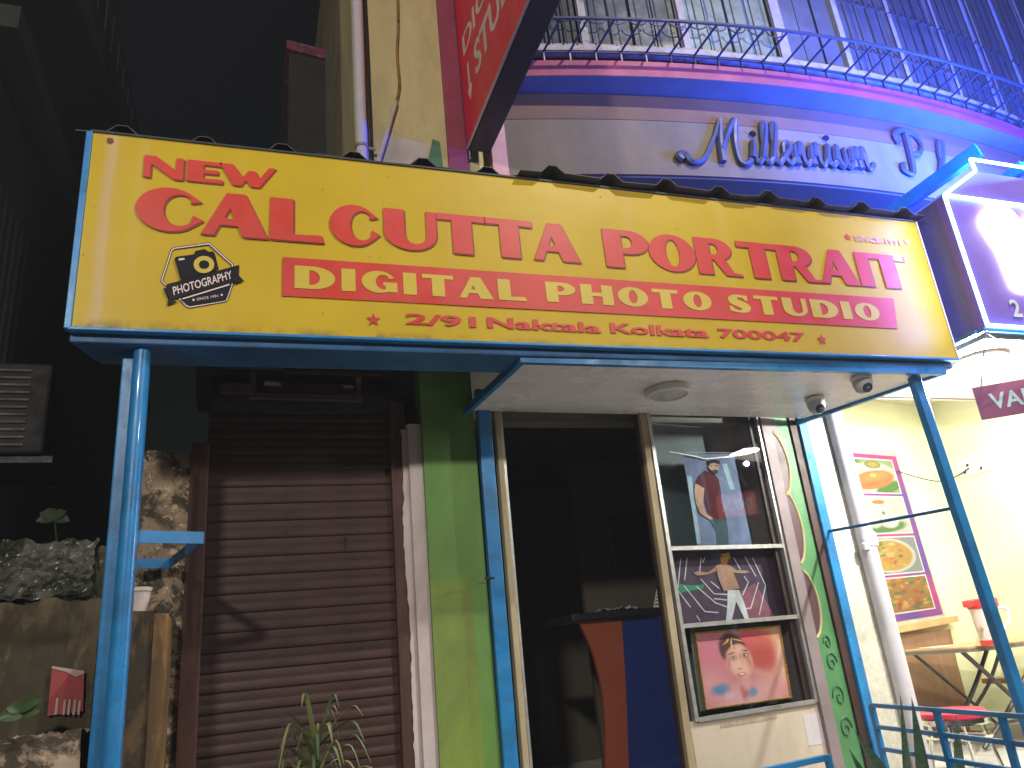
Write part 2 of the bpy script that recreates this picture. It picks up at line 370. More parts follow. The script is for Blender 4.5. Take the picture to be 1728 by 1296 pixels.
# flower-tray grating hung in front of the ledge
tray = thing('window_tray', (3.5, .3, 5.45), 'black iron flower tray running along the first-floor windows', 'railing')
def trayP(x, z, d=.27): return Vector((x, ledgeY(x)-d, z))
part(tray, 'front_rail', MB().tube([trayP(1.88+i*.15, 5.56+.0*i) for i in range(40)], .014, 6), dark_metal, smooth=True)
part(tray, 'rear_rail', MB().tube([trayP(1.88+i*.15, 5.535, -.02) for i in range(40)], .010, 6), dark_metal, smooth=True)
for i in range(32):
    x = 1.93+i*.185
    part(tray, 'bar', MB().bar(trayP(x, 5.552), trayP(x-.02, 5.53, -.02), .012, .012), dark_metal)
    part(tray, 'support', MB().bar(trayP(x-.02, 5.446, -.012), trayP(x-.02, 5.53, -.012), .01, .01, (0, 1, 0)), ww if i < 5 else dark_metal)

# ================================================================== script lettering on the bowed fascia
nm = thing('fascia_lettering', (3.6, .6, 4.75), 'blue-grey raised script letters reading Millennium on the curved cream fascia', 'lettering')
def fx(x, z, d=.02): return Vector((x, bandY(x)-d, z))
LET = {  # strokes in a 1-high em box
 'M': (1.05, [[(-.55, .02), (-.62, .12), (-.50, .16), (-.38, -.02), (-.15, .10), (.12, .62), (.30, 1.05), (.22, .55), (.18, .02)], [(.20, .30), (.42, .80), (.58, 1.05), (.50, .55), (.50, .10), (.60, .0), (.72, .1)]]),
 'i': (.34, [[(.0, .12), (.12, .40), (.14, .55), (.12, .18), (.20, .02), (.34, .12)], [(.20, .74), (.22, .77)]]),
 'l': (.34, [[(.0, .12), (.20, .55), (.34, .95), (.26, 1.02), (.16, .7), (.12, .18), (.20, .02), (.36, .14)]]),
 'e': (.42, [[(.0, .12), (.18, .26), (.34, .42), (.26, .56), (.14, .46), (.12, .2), (.24, .02), (.44, .14)]]),
 'n': (.58, [[(.0, .14), (.10, .50), (.12, .0)], [(.13, .2), (.24, .50), (.34, .50), (.35, .2), (.42, .02), (.58, .14)]]),
 'u': (.60, [[(.0, .14), (.12, .52), (.12, .14), (.24, .02), (.38, .2), (.42, .52), (.42, .14), (.50, .02), (.62, .14)]]),
 'm': (.82, [[(.0, .14), (.10, .50), (.12, .0)], [(.13, .2), (.24, .50), (.33, .48), (.34, .0)], [(.35, .2), (.46, .50), (.56, .50), (.57, .2), (.64, .02), (.84, .16)]]),
 'P': (.95, [[(-.05, .75), (-.1, .95), (.15, 1.1), (.5, 1.05), (.62, .8), (.45, .55), (.2, .5)], [(.22, 1.0), (.18, .4), (.08, .0), (-.15, .05), (-.12, .22)]]),
 'a': (.55, [[(.36, .46), (.2, .54), (.06, .3), (.14, .04), (.3, .14), (.38, .5), (.38, .14), (.46, .02), (.58, .14)]]),
 'z': (.5, [[(.04, .5), (.36, .52), (.08, .04), (.44, .06)]]),
}
def script(word, x0, base, h, kx, doc=None):
    x = x0
    for ch in word:
        wd, strokes = LET[ch]; mb = MB()
        for s_ in strokes:
            pts = smoothline([(a, b, 0) for a, b in s_], 5)
            tr_ = [fx(x+p.x*h*kx, base+tzb(x)+p.y*h*(.92 if ch != 'P' else 1)) for p in pts]
            n = len(tr_); mb.tube(tr_, [.017+.012*abs(math.sin(1.3+3*q/n)) for q in range(n)], 7)
            mb.tube([q+Vector((0, .014, 0)) for q in tr_], .012, 5)
        part(nm, 'letter', mb, letter_blue, smooth=True)
        x += wd*h*kx
def tzb(x): return .045*(x-3)
script('M', 3.11, 4.715, .40, 1.06); script('illennium', 3.43, 4.715, .38, .65)
script('Pl', 4.87, 4.715, .38, .97)

# ================================================================== red projecting box sign
rs = thing('projecting_sign', (1.42, .93, 4.76), 'red projecting box sign with white words and arrow jutting from the pink stripe', 'sign')
part(rs, 'box', MB().box(1.352, 1.512, -.78, .925, 4.762, 6.6), mat('black_sign_case', (.012, .011, .014), .5, .35, 5, .2, 40, dirt=(.03, .028, .03), damt=.4), bev=.008)
part(rs, 'face_panel', MB().box(1.344, 1.351, -.76, .905, 4.785, 6.58), red_sheet)
part(rs, 'trim', MB().box(1.340, 1.350, -.775, .915, 4.763, 4.783), steel)
def on_red(me): return place(me, (1.3425, .905, 4.785), (0, -1, 0), (0, 0, 1), (-1, 0, 0))
pw = mat('cream_print', (.66, .60, .52), .5, .1, 6, .03, 30)
part(rs, 'lettering', on_red(text_mesh('STUDIO', 1.10, .245, .002, .018, .32, .30)), pw)
part(rs, 'lettering', on_red(text_mesh('DIGITAL', 1.25, .17, .002, .012, .10, .66)), pw)
part(rs, 'arrow', on_red(curve_mesh([[(.155, .55), (.185, .55), (.185, .35), (.215, .35), (.17, .24), (.125, .35), (.155, .35)]], .002)), pw)

# ================================================================== pipes and conduits on the upper wall
dp = thing('drain_pipe', (.635, .90, 3.9), 'long white plastic drain pipe at the left corner of the yellow wall', 'pipe')
part(dp, 'pipe', MB().tube([(.632, .89, 3.4), (.632, .89, 8.4)], .036, 16), mat('white_pvc', (.60, .56, .60), .4, .08, 3, .05, 30), smooth=True)
part(dp, 'clip', MB().lathe((.632, .89, 4.66), [(.037, -.012), (.042, -.01), (.042, .01), (.037, .012)], 16).box(.67, .72, .89, .90, 4.65, 4.67), steel)
solo('cable', MB().tube([(.69, .935, 8.3), (.692, .935, 6.4), (.70, .93, 5.4), (.705, .935, 3.8)], .009, 6), black_mat, 'black cable running down beside the white drain pipe', 'cable', smooth=True)
solo('conduit_pipe', MB().tube([onY(615, 208, .93), onY(620, 290, .93)], .017, 10), mat('ivory_pvc', (.55, .47, .36), .5, .1, 5, .1, 40), 'short upright ivory conduit stub beside the drain pipe', 'pipe', smooth=True)
cp = [onY(*p, .925) for p in ((634, 285), (648, 240), (668, 172))]
solo('conduit_pipe', MB().tube(cp, .016, 10), MATS['ivory_pvc'], 'slanting ivory conduit below the rusty streak on the yellow wall', 'pipe', smooth=True)
cp = [onY(*p, .938) for p in ((668, 175), (674, 145), (670, 90), (672, 40), (669, -60))]
solo('rusty_pipe', MB().tube(smoothline(cp, 4), .010, 8), mat('rusty_ochre', (.32, .17, .04), .8, .5, 12, .3, 40, chip=(.05, .03, .02), chipamt=.5), 'thin rusty pipe climbing the yellow wall above the slanting conduit', 'pipe', smooth=True)

# ================================================================== annexe and dark neighbour on the left
ax = thing('annexe', (.5, 3.0, 0), 'dark olive annexe wall with a pink painted cap behind the drain pipe', 'building')
part(ax, 'wall', MB().box(.275, .62, 3.0, 6, 0, 7.30), olive_wall)
part(ax, 'cap', MB().frame((.25, 2.96, 7.43), (1, 0, -.14), (0, 1, 0), (0, 0, 1), 0, .62, 0, 3, -.11, 0), mat('worn_pink_paint', (.20, .04, .07), .7, .4, 8, .3, 40, chip=(.22, .18, .16), chipamt=.5))
nb = thing('apartment_house', (-3, 2.5, 0), 'dark unlit apartment house with slanting cornice across the lane', 'building')
part(nb, 'wall', MB().box(-7, -2.35, 3.2, 14, 0, 12), unlit_wall)
part(nb, 'wall', MB().box(-7, -2.55, 1.9, 3.2, 0, 4.9), unlit_wall)
grey_beam = mat('dimmed_cream', (.045, .043, .034), .85, .3, 2, .3, 20, dirt=(.03, .03, .025), damt=.6)  # cream darkened in colour because the cornice gets no light
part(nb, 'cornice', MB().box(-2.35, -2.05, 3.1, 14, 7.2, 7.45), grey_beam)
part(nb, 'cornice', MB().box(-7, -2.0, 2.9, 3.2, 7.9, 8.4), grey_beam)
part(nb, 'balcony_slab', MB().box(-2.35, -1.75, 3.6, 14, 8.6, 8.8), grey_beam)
for i in range(9): part(nb, 'balcony_bar', MB().box(-1.80, -1.778, 3.7+i*.45, 3.73+i*.45, 8.8, 9.8), dark_metal)
part(nb, 'balcony_rail', MB().box(-1.81, -1.765, 3.6, 8, 9.8, 9.84), dark_metal)
part(nb, 'window', MB().box(-2.36, -2.33, 3.9, 5.2, 4.6, 6.2), black_mat)
for i in range(7): part(nb, 'window_bar', MB().box(-2.33, -2.31, 3.95+i*.2, 3.97+i*.2, 4.6, 6.2), dark_metal)
ac = thing('air_conditioner', (-2.0, 2.9, 4.0), 'dim grey air-conditioner box on the dark house at the left edge', 'air conditioner')
a0 = onY(-40, 610, 2.5); a1 = onY(72, 765, 2.5)
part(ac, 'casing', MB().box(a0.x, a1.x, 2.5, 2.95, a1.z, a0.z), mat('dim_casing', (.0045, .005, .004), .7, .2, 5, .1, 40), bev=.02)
for i in range(11):
    zz = a1.z+.06+i*(a0.z-a1.z-.12)/10
    part(ac, 'grille_slat', MB().box(a0.x+.04, a1.x-.12, 2.488, 2.499, zz-.008, zz+.008), dark_metal)
part(ac, 'bracket', MB().box(a0.x, a1.x+.05, 2.55, 3.2, a1.z-.05, a1.z-.004), dark_metal)

# ================================================================== crumbling boundary wall, left of the shutter
def rough_block(x0, x1, yf, yb, z0, ztop, amp=.03, seed=0, nu=30, nv=40):
    mb = MB()
    def top(u): return ztop(u)
    def fn(u, v):
        x = x0+(x1-x0)*u; t = top(u)
        if v < .8: z = z0+(t-z0)*v/.8; y = yf
        else: z = t; y = yf+(yb-yf)*(v-.8)/.2
        P_ = Vector((x*5+seed, z*5, y*5)); n_ = noise.noise_vector(P_); n2 = noise.noise(Vector((x*2.3+seed, z*2.3, 5)))
        f_ = noise.fractal(Vector((x*9+seed, z*9, y*9)), 1.0, 2.0, 6); st_ = noise.voronoi(Vector((x*8+seed, z*11, y*6)))[0]; c_ = min(.12, (st_[1]-st_[0]))*6
        return Vector((x+n_.x*amp*.3, y+n_.y*amp*.6+n2*amp*1.2-f_*amp*.35-c_*amp*.45, z+n_.z*amp*.4+(f_*amp*.5+c_*amp*.3 if v > .7 else 0)))
    return mb.grid(fn, nu, nv)
bw = thing('boundary_wall', (-.8, .9, 0), 'crumbling mossy masonry wall with flaking plaster beside the blue post', 'wall')
part(bw, 'pier', rough_block(-.60, -.275, .93, 1.3, 0, lambda u: 2.66, .02, 3, 50, 150), mortar, smooth=True)
part(bw, 'masonry', rough_block(-2.6, -.58, .95, 1.5, 0, lambda u: 2.13+.10*noise.noise(Vector((u*9, 1, 2)))-(.22 if u < .66 else 0)*1-.5*max(0, .55-u), .07, 11, 170, 130), mossy, smooth=True)
part(bw, 'plaster_skin', rough_block(-2.6, -.63, .84, .97, 0, lambda u: 1.93+.05*noise.noise(Vector((u*14, 3, 2))), .022, 21, 150, 110), mat('brown_stained_plaster', (.135, .10, .055), .95, .45, 2.5, .6, 20, dirt=(.035, .03, .018), damt=.8, dscale=4.5, stretch=(1, 1, .35), sharp=.5), smooth=True)
part(bw, 'footing', rough_block(-2.4, -.62, .60, .9, 0, lambda u: 1.37+.03*noise.noise(Vector((u*9, 8, 2))), .05, 31, 150, 110), mat('broken_pale_plaster', (.40, .30, .22), .9, .3, 3, .6, 20, dirt=(.045, .04, .022), damt=.95, dscale=4, sharp=.5), smooth=True)
# rubble lumps lying on the wall top
for i in range(16):
    u = random.random(); c = Vector((-1.2+u*.55, 1.0+random.uniform(-.08, .2), 2.12+random.uniform(-.02, .05))); r_ = random.uniform(.025, .06)
    bm = bmesh.new(); bmesh.ops.create_icosphere(bm, subdivisions=2, radius=r_)
    for v in bm.verts: v.co += noise.noise_vector(v.co*25+Vector((i, 0, 0)))*r_*.45
    me = bpy.data.meshes.new('stone'); bm.to_mesh(me); bm.free()
    for v in me.vertices: v.co += c
    part(bw, 'stone', me, mossy if i % 3 else mortar)
# crumpled clear plastic thrown over the wall top
ps = MB(); rnd0 = random.Random(5)
def crump(u, v):
    x = -1.30+.62*u; q_ = Vector((u*7, v*5, 2.2)); vo = noise.voronoi(q_*1.3)[0]; h_ = (vo[1]-vo[0])*.05+noise.fractal(q_*1.7, 1, 2, 2)*.014
    return Vector((x+noise.noise(q_*2)*.012, .86+.30*max(0, v-.62)-h_, 1.96+.26*min(1, v*1.25)+.05*noise.noise(Vector((u*4, 0, 1)))+.02*noise.noise(Vector((u*13, v*4, 1)))+(h_*.6 if v > .6 else 0)))
ps.grid(crump, 70, 40)
solo('plastic_sheet', ps, mat('grimy_plastic', (.11, .11, .095), .3, .5, 14, .3, 40, dirt=(.02, .025, .012), damt=.85, dscale=6, sharp=.52), 'crumpled grey plastic sheet thrown over the mossy wall top', 'plastic sheet')
# torn red poster
q = [onY(*p, .812) for p in ((88, 1128), (142, 1137), (140, 1200), (80, 1208))]
pr = thing('torn_poster', q[3], 'torn red paper poster stuck low on the stained plaster wall', 'poster')
part(pr, 'paper', MB().prism([q[0], q[0]+(q[1]-q[0])*.45+Vector((0, 0, -.004)), q[0]+(q[1]-q[0])*.75+Vector((0, 0, -.018)), q[1], q[2], q[3]], (0, -.003, 0)), mat('red_paper', (.30, .055, .055), .85, .15, 6, .2, 40))
part(pr, 'strip', MB().prism([q[0]+Vector((0, -.004, 0)), q[0]+(q[1]-q[0])*.45+Vector((0, -.004, -.004)), q[0]+(q[1]-q[0])*.75+Vector((0, -.004, -.018)), q[1]+Vector((0, -.004, 0)), q[1]+Vector((0, -.004, .012)), q[0]+Vector((0, -.004, .010))], (0, -.002, 0)), mat('paper_edge', (.42, .30, .26), .9))
for a, b in ((97, 1178), (110, 1181), (118, 1180), (127, 1181), (135, 1182)):
    t_ = onY(a, b, .803); bo = onY(a-3, 1206, .803)
    part(pr, 'letter_stroke', MB().bar(t_, bo, .010, .002, (0, 1, 0)), MATS['paper_edge'])
# ochre pillar with flower pot
pl = thing('pillar', (-.42, .75, 0), 'low ochre plastered gate pillar beside the brown shutter frame', 'pillar')
part(pl, 'shaft', rough_block(-.56, -.375, .56, .86, 0, lambda u: 1.845, .008, 5, 14, 40), ochre, smooth=True)
part(pl, 'corner', MB().prism([(-.385, .555, 0), (-.345, .575, 0), (-.325, .62, 0), (-.325, .90, 0), (-.385, .90, 0)], (0, 0, 1.835)), ochre_lit, bev=.012)
pt = thing('flower_pot', (-.455, .64, 1.85), 'small white ribbed plastic flower pot on top of the ochre pillar', 'pot')
part(pt, 'pot', MB().lathe((-.452, .66, 1.852), [(.0, .0), (.036, 0), (.046, .085), (.052, .086), (.053, .102), (.048, .103), (.044, .09), (.0, .088)], 24), mat('pot_plastic', (.55, .46, .44), .5, .1, 6, .05, 40), smooth=True)
for i in range(24):
    a = 2*math.pi*i/24
    if math.sin(a) < .2: part(pt, 'rib', MB().bar((-.452+.0375*math.cos(a), .66+.0375*math.sin(a), 1.858), (-.452+.0462*math.cos(a), .66+.0462*math.sin(a), 1.934), .003, .003), MATS['pot_plastic'])

# ================================================================== leaves
def leaf(base, tip, wid, bend=.0, fold=.25, seg=8, side=None, tipw=0.02, prof=None):
    base, tip = Vector(base), Vector(tip); d = tip-base; L = d.length
    sd = (Vector(side) if side else d.cross(Vector((0, -1, .2)))).normalized(); nn = sd.cross(d).normalized()
    mb = MB()
    def fn(u, v):
        wv = wid*((math.sin(math.pi*min(1, v*.93+.09))**.75) if not prof else prof(v))
        p = base+d*v+UZ*(bend*4*v*(1-v))
        return p+sd*(u-.5)*wv+nn*(abs(u-.5)*wv*fold)
    mb.grid(fn, 4, seg); return mb
# spider plant in front of the shutter
sp = thing('spider_plant', (.30, .50, .13), 'grassy spider plant with arching pale leaves in front of the brown shutter', 'plant')
part(sp, 'pot', MB().lathe((.30, .5, .13), [(0, 0), (.12, 0), (.16, .38), (.18, .39), (.18, .43), (.15, .43), (.15, .40), (0, .39)], 24), mat('clay_pot', (.28, .12, .06), .8, .2, 6, .2, 40), smooth=True)
part(sp, 'stem', MB().tube([(.30, .5, .5), (.31, .5, .8), (.295, .5, 1.22)], .012, 8), leafm, smooth=True)
for i in range(44):
    a = i*2.4; h0 = 1.03+.22*random.random(); ln = random.uniform(.13, .27); hz = .25+.75*random.random()
    b = Vector((.295, .5, h0)); e = b+Vector((math.cos(a)*ln*hz, math.sin(a)*ln*hz*.6-.02, ln*(1.15-hz)+random.uniform(-.02, .05)))
    drop = Vector((math.cos(a)*.07*hz, math.sin(a)*.04*hz, -.17*hz*random.uniform(.4, 1.2)))
    pts = smoothline([b, b+(e-b)*.55+UZ*.02, e, e+drop], 4); n = len(pts); wd = random.uniform(.007, .011); mb = MB()
    sd = Vector((-math.sin(a), math.cos(a), .3)).normalized()*.7+Vector((.7, 0, 0))
    vs = []; fs = []
    for j, p in enumerate(pts):
        ww_ = wd*(1-(j/(n-1))**2*.9); vs += [p-sd*ww_, p+UZ*-.003, p+sd*ww_]
        if j: o = 3*j; fs += [(o-3, o-2, o+1, o), (o-2, o-1, o+2, o+1)]
    part(sp, 'leaf', mb.add(vs, fs), leaf2 if i % 3 else leafm, smooth=True)
# snake plant by the railing
sn = thing('snake_plant', (3.0, .12, .13), 'tall stiff snake-plant leaves standing behind the low blue railing', 'plant')
snm = mat('snake_leaf', (.055, .105, .06), .4, .45, 26, .15, 40, stretch=(1, 1, 3), dirt=(.025, .05, .03), damt=.6, dscale=9)
part(sn, 'pot', MB().lathe((3.02, .12, .13), [(0, 0), (.16, 0), (.21, .36), (.23, .37), (.23, .41), (.2, .41), (.19, .38), (0, .37)], 24), MATS['clay_pot'], smooth=True)
for (tx, ty, bx, by, wd, dy) in ((1442, 1233, 1500, 1330, .085, -.02), (1519, 1170, 1532, 1345, .05, .03), (1538, 1176, 1560, 1350, .085, 0), (1613, 1204, 1618, 1350, .075, .02), (1432, 1262, 1470, 1340, .05, .05)):
    t_ = onY(tx, ty, .12+dy); b_ = onY(bx, by, .12+dy*.3); b2 = b_+(b_-t_)*.9
    part(sn, 'leaf', leaf(b2, t_, wd, 0, .35, 14, prof=lambda v: (1-max(0, (v-.55)/.45)**1.6)*(.75+.25*math.sin(v*2.6))+.01), snm, smooth=True)
# broad leaves and weeds on the old wall
wd_ = thing('wall_weed', onY(45, 1215, .6), 'broad-leaved weed sprouting from the crumbled wall ledge', 'plant')
for (tx, ty, bx, by, wd) in ((70, 1180, 30, 1200, .035), (-5, 1215, 40, 1203, .04), (68, 1200, 40, 1207, .03), (10, 1195, 35, 1200, .03)):
    part(wd_, 'leaf', leaf(onY(bx, by, .58), onY(tx, ty, .56), wd*1.6, .01), leafm, smooth=True)
dimleaf = mat('dim_leaf', (.022, .042, .014), .5, .35, 10, .2, 30)
wt = thing('wall_sapling', onY(95, 935, 1.05), 'small dim sapling growing on top of the mossy wall', 'plant')
sb = onY(98, 935, 1.05); stp = onY(92, 875, 1.05)
part(wt, 'stem', MB().tube([sb, stp], .004, 6), dimleaf)
for (tx, ty) in ((60, 880), (112, 862), (78, 858), (118, 880), (66, 866)): part(wt, 'leaf', leaf(stp, onY(tx, ty, 1.03), .05, .005), dimleaf, smooth=True)
for i in range(14):
    bx = random.uniform(60, 160); b_ = onY(bx, 938, 1.0)
    part(wt, 'leaf', leaf(b_, b_+Vector((random.uniform(-.04, .04), random.uniform(-.03, .01), random.uniform(.03, .07))), .010, .004), dimleaf, smooth=True)

# ================================================================== roller shutter
sh = thing('roller_shutter', (.27, .95, .1), 'closed dark brown roller shutter of ribbed steel slats', 'shutter')
prof = [(0, .0), (.003, -.011), (.010, -.015), (.040, -.012), (.046, -.008), (.052, -.012), (.0905, -.004)]
pitch = .0905
sm = MB(); sm.grid(lambda u, v: Vector((-.21+u*.96, prof[int(round(v*6))][1], prof[int(round(v*6))][0])), 1, 6)
sme = sm.mesh('slat', smooth=True); sme.materials.append(brown_metal)
for i in range(31):
    o = bpy.data.objects.new('slat', sme); C.objects.link(o); o.parent = sh; o.location = Vector((0, .965+random.uniform(-.0015, .0015), .12+i*pitch))-ORG[sh.name]
    o.rotation_euler = (0, random.uniform(-.0012, .0012), 0)
part(sh, 'guide_rail', MB().box(-.285, -.200, .895, 1.02, .1, 2.70), brown_wood, bev=.004)
part(sh, 'guide_rail', MB().box(  .742, .830, .905, 1.02, .1, 2.95), brown_wood, bev=.004)
part(sh, 'bottom_bar', MB().box(-.2, .742, .94, .97, .1, .16), dark_metal)
part(sh, 'hole', MB().prism([onY(580, 908, .938), onY(584, 905, .938), onY(583, 922, .938), onY(581, 925, .938)], (0, -.002, 0)), black_mat)
hd = thing('shutter_hood', (.27, .95, 2.9), 'dark rusted bracket frame and tin hood above the roller shutter', 'hood')
dk = mat('rusty_brown', (.085, .05, .042), .8, .4, 8, .4, 40)
part(hd, 'drum_cover', MB().tube([(-.2, 1.02, 2.98), (.78, 1.02, 2.98)], .12, 14), black_mat, smooth=True)
part(hd, 'bar', MB().bar(onY(378, 618, .80), onY(478, 621, .80), .02, .02), dk)
part(hd, 'bar', MB().bar(onY(478, 628, .82), onY(640, 632, .82), .014, .014), dk)
part(hd, 'upright', MB().bar(onY(428, 628, .80), onY(426, 672, .80), .03, .02, (0, 1, 0)), dk)
part(hd, 'upright', MB().bar(onY(606, 636, .82), onY(604, 672, .82), .026, .02, (0, 1, 0)), dk)
part(hd, 'lower_bar', MB().bar(onY(420, 668, .80), onY(612, 674, .81), .035, .028), dk)
part(hd, 'lower_bar', MB().bar(onY(372, 656, .80), onY(428, 656, .80), .03, .05), dk)
part(hd, 'tin_sheet', MB().prism([onY(446, 641, .84), onY(600, 650, .84), onY(604, 668, .80), onY(442, 664, .80)], (0, .003, -.002)), dk)
part(hd, 'tin_sheet', MB().prism([onY(450, 693, .86), onY(590, 696, .86), onY(592, 700, .86), onY(450, 697, .86)], (0, .003, 0)), dk)

# ================================================================== canopy: frame, posts, ceiling board, roof
cn = thing('canopy', (1.65, .4, 0), 'blue steel canopy with white ceiling board, corrugated roof and posts over the shop', 'canopy')
part(cn, 'beam', MB().prism([(-.70, .012, 0), (4.0, .012, 0), (4.0, .25, 0), (-.62, .25, 0)], (0, 0, .055)), blue_dull, bev=.006)
cb = cn.children[-1]; cb.location.z += 2.862
for v in cb.data.vertices: v.co.z += tz(v.co.x+1.65)
part(cn, 'beam', MB().bar((-.66, .25, 3.78), (4.0, .25, 3.81), .05, .05), blue_dull)
part(cn, 'beam', MB().bar((-.66, .92, 3.86), (4.0, .92, 3.88), .05, .05), blue_dull)
for x in (-.62, .9, 2.4, 3.95): part(cn, 'rafter', MB().bar((x, .08, 3.80), (x, .93, 3.88), .04, .04), blue_dull)
for x in (-.62, 3.95): part(cn, 'strut', MB().bar((x, .14, 2.9), (x, .14, 3.8), .04, .04, (0, 1, 0)), blue_dull)
CZ = 2.868
c4 = [Vector((1.26, .045, CZ)), Vector((3.905, .02, CZ+.005)), Vector((3.62, .93, CZ+.01)), Vector((1.185, .825, CZ))]
part(cn, 'ceiling_board', MB().prism(c4, (0, 0, .018)), white_board)
part(cn, 'ceiling_trim', MB().bar(c4[0]+Vector((-.02, .0, .006)), c4[1]+Vector((.02, 0, .006)), .03, .05), blue_paint)
part(cn, 'ceiling_trim', MB().bar(c4[0]+Vector((-.012, -.014, .002)), c4[3]+Vector((-.012, .09, .002)), .028, .04), blue_paint)
part(cn, 'ceiling_trim', MB().bar(c4[1]+Vector((.012, .0, .002)), c4[2]+Vector((.012, .16, .002)), .03, .035), blue_paint)
part(cn, 'post', MB().box(-.515, -.468, .10, .15, .13, 2.875), blue_paint, bev=.006)
part(cn, 'post', MB().tube([(-.436, .075, .13), (-.436, .075, 2.87)], .034, 20), blue_paint, smooth=True)
part(cn, 'base_plate', MB().box(-.56, -.38, .02, .2, .131, .145), blue_dull)
part(cn, 'post', MB().bar((3.90, .10, .13), (3.765, .10, 2.87), .062, .05, (0, 1, 0)), blue_paint, bev=.006)
part(cn, 'tie_rod', MB().tube([onB(1388, 899, BP, BA)+bn*.05, Vector((3.795, .11, onY(1598, 857, .1).z))], .010, 8), blue_dull, smooth=True)
zb = onY(225, 905, .08).z
br = [Vector((-.42, .09, zb)), Vector((-.172, .175, zb)), Vector((-.35, .84, zb)), Vector((-.50, .80, zb))]
part(cn, 'bracket_bar', MB().bar(br[0], br[1], .008, .048), blue_paint); part(cn, 'bracket_bar', MB().bar(br[1], br[2], .008, .045), blue_dull); part(cn, 'bracket_bar', MB().bar(br[2], br[3], .008, .045), blue_paint)
roofm = mat('dark_roof_sheet', (.045, .043, .042), .55, .35, 6, .25, 40, dirt=(.1, .09, .085), damt=.4)
def roof(x0, x1, yf, lift):
    ribs = []
    x = x0; per = .345; pr_ = [(0, 0), (.115, 0), (.14, .022), (.16, .042), (.205, .042), (.225, .022), (.25, 0)]
    while x < x1:
        for a, b in pr_:
            if x+a <= x1: ribs.append((x+a, b))
        x += per
    ribs.append((x1, 0)); mb = MB(); n = len(ribs)-1
    return mb.grid(lambda u, v: Vector((ribs[int(round(u*n))][0], yf+v*(1.0-yf), 3.870+tz(ribs[int(round(u*n))][0])+lift+ribs[int(round(u*n))][1]+v*.09+.006*math.sin(ribs[int(round(u*n))][0]*9)*(1-v))), n, 4)
part(cn, 'roof_sheet', roof(-.76, .31, -.015, .0), roofm, solid=.004); part(cn, 'roof_sheet', roof(.272, 1.352, -.02, .006), roofm, solid=.004)
part(cn, 'roof_sheet', roof(1.305, 2.72, -.075, .012), roofm, solid=.004); part(cn, 'roof_sheet', roof(2.68, 4.06, -.07, .018), roofm, solid=.004)

# ================================================================== signboard
sg = thing('signboard', (-.714, -.02, 2.91), 'long yellow shop signboard with red words and a camera emblem', 'sign')
SY = -.022                                                   # front face of the printed vinyl
pm = panel_material()
pan = MB().grid(lambda u, v: Vector((-.688+u*4.700, SY+.0025*noise.noise(Vector((u*9, v*3, 1))), 2.912+v*.948+tz(-.688+u*4.7))), 60, 12)
part(sg, 'panel', pan, pm, smooth=True)
part(sg, 'backing', MB().frame((-.70, 0, 2.915), (1, 0, .0075), (0, 1, 0), (0, 0, 1), 0, 4.705, -.016, .008, 0, .94), blue_dull)
part(sg, 'frame', MB().frame((-.715, 0, 2.905), (0, 0, 1), (1, 0, 0), (0, 1, 0), 0, .955, 0, .026, -.030, .01), blue_paint, bev=.003)
part(sg, 'frame', MB().frame((-.70, 0, 2.900), (1, 0, .0075), (0, 0, 1), (0, 1, 0), 0, 4.715, 0, .014, -.030, .01), blue_paint, bev=.003)
part(sg, 'frame', MB().frame((-.70, 0, 3.858), (1, 0, .0075), (0, 0, 1), (0, 1, 0), 0, 4.715, 0, .012, -.030, .01), dark_metal, bev=.003)
part(sg, 'frame', MB().frame((4.012, 0, 2.94), (0, 0, 1), (1, 0, 0), (0, 1, 0), 0, .955, 0, .008, -.028, .05), white_plastic)
rp = onY(186, 238, SY)
part(sg, 'rust_patch', MB().prism([rp+Vector((a, -.002, b)) for a, b in ((-.012, .012), (.01, .014), (.014, -.004), (.004, -.016), (-.010, -.010))], (0, -.002, 0)), rust)
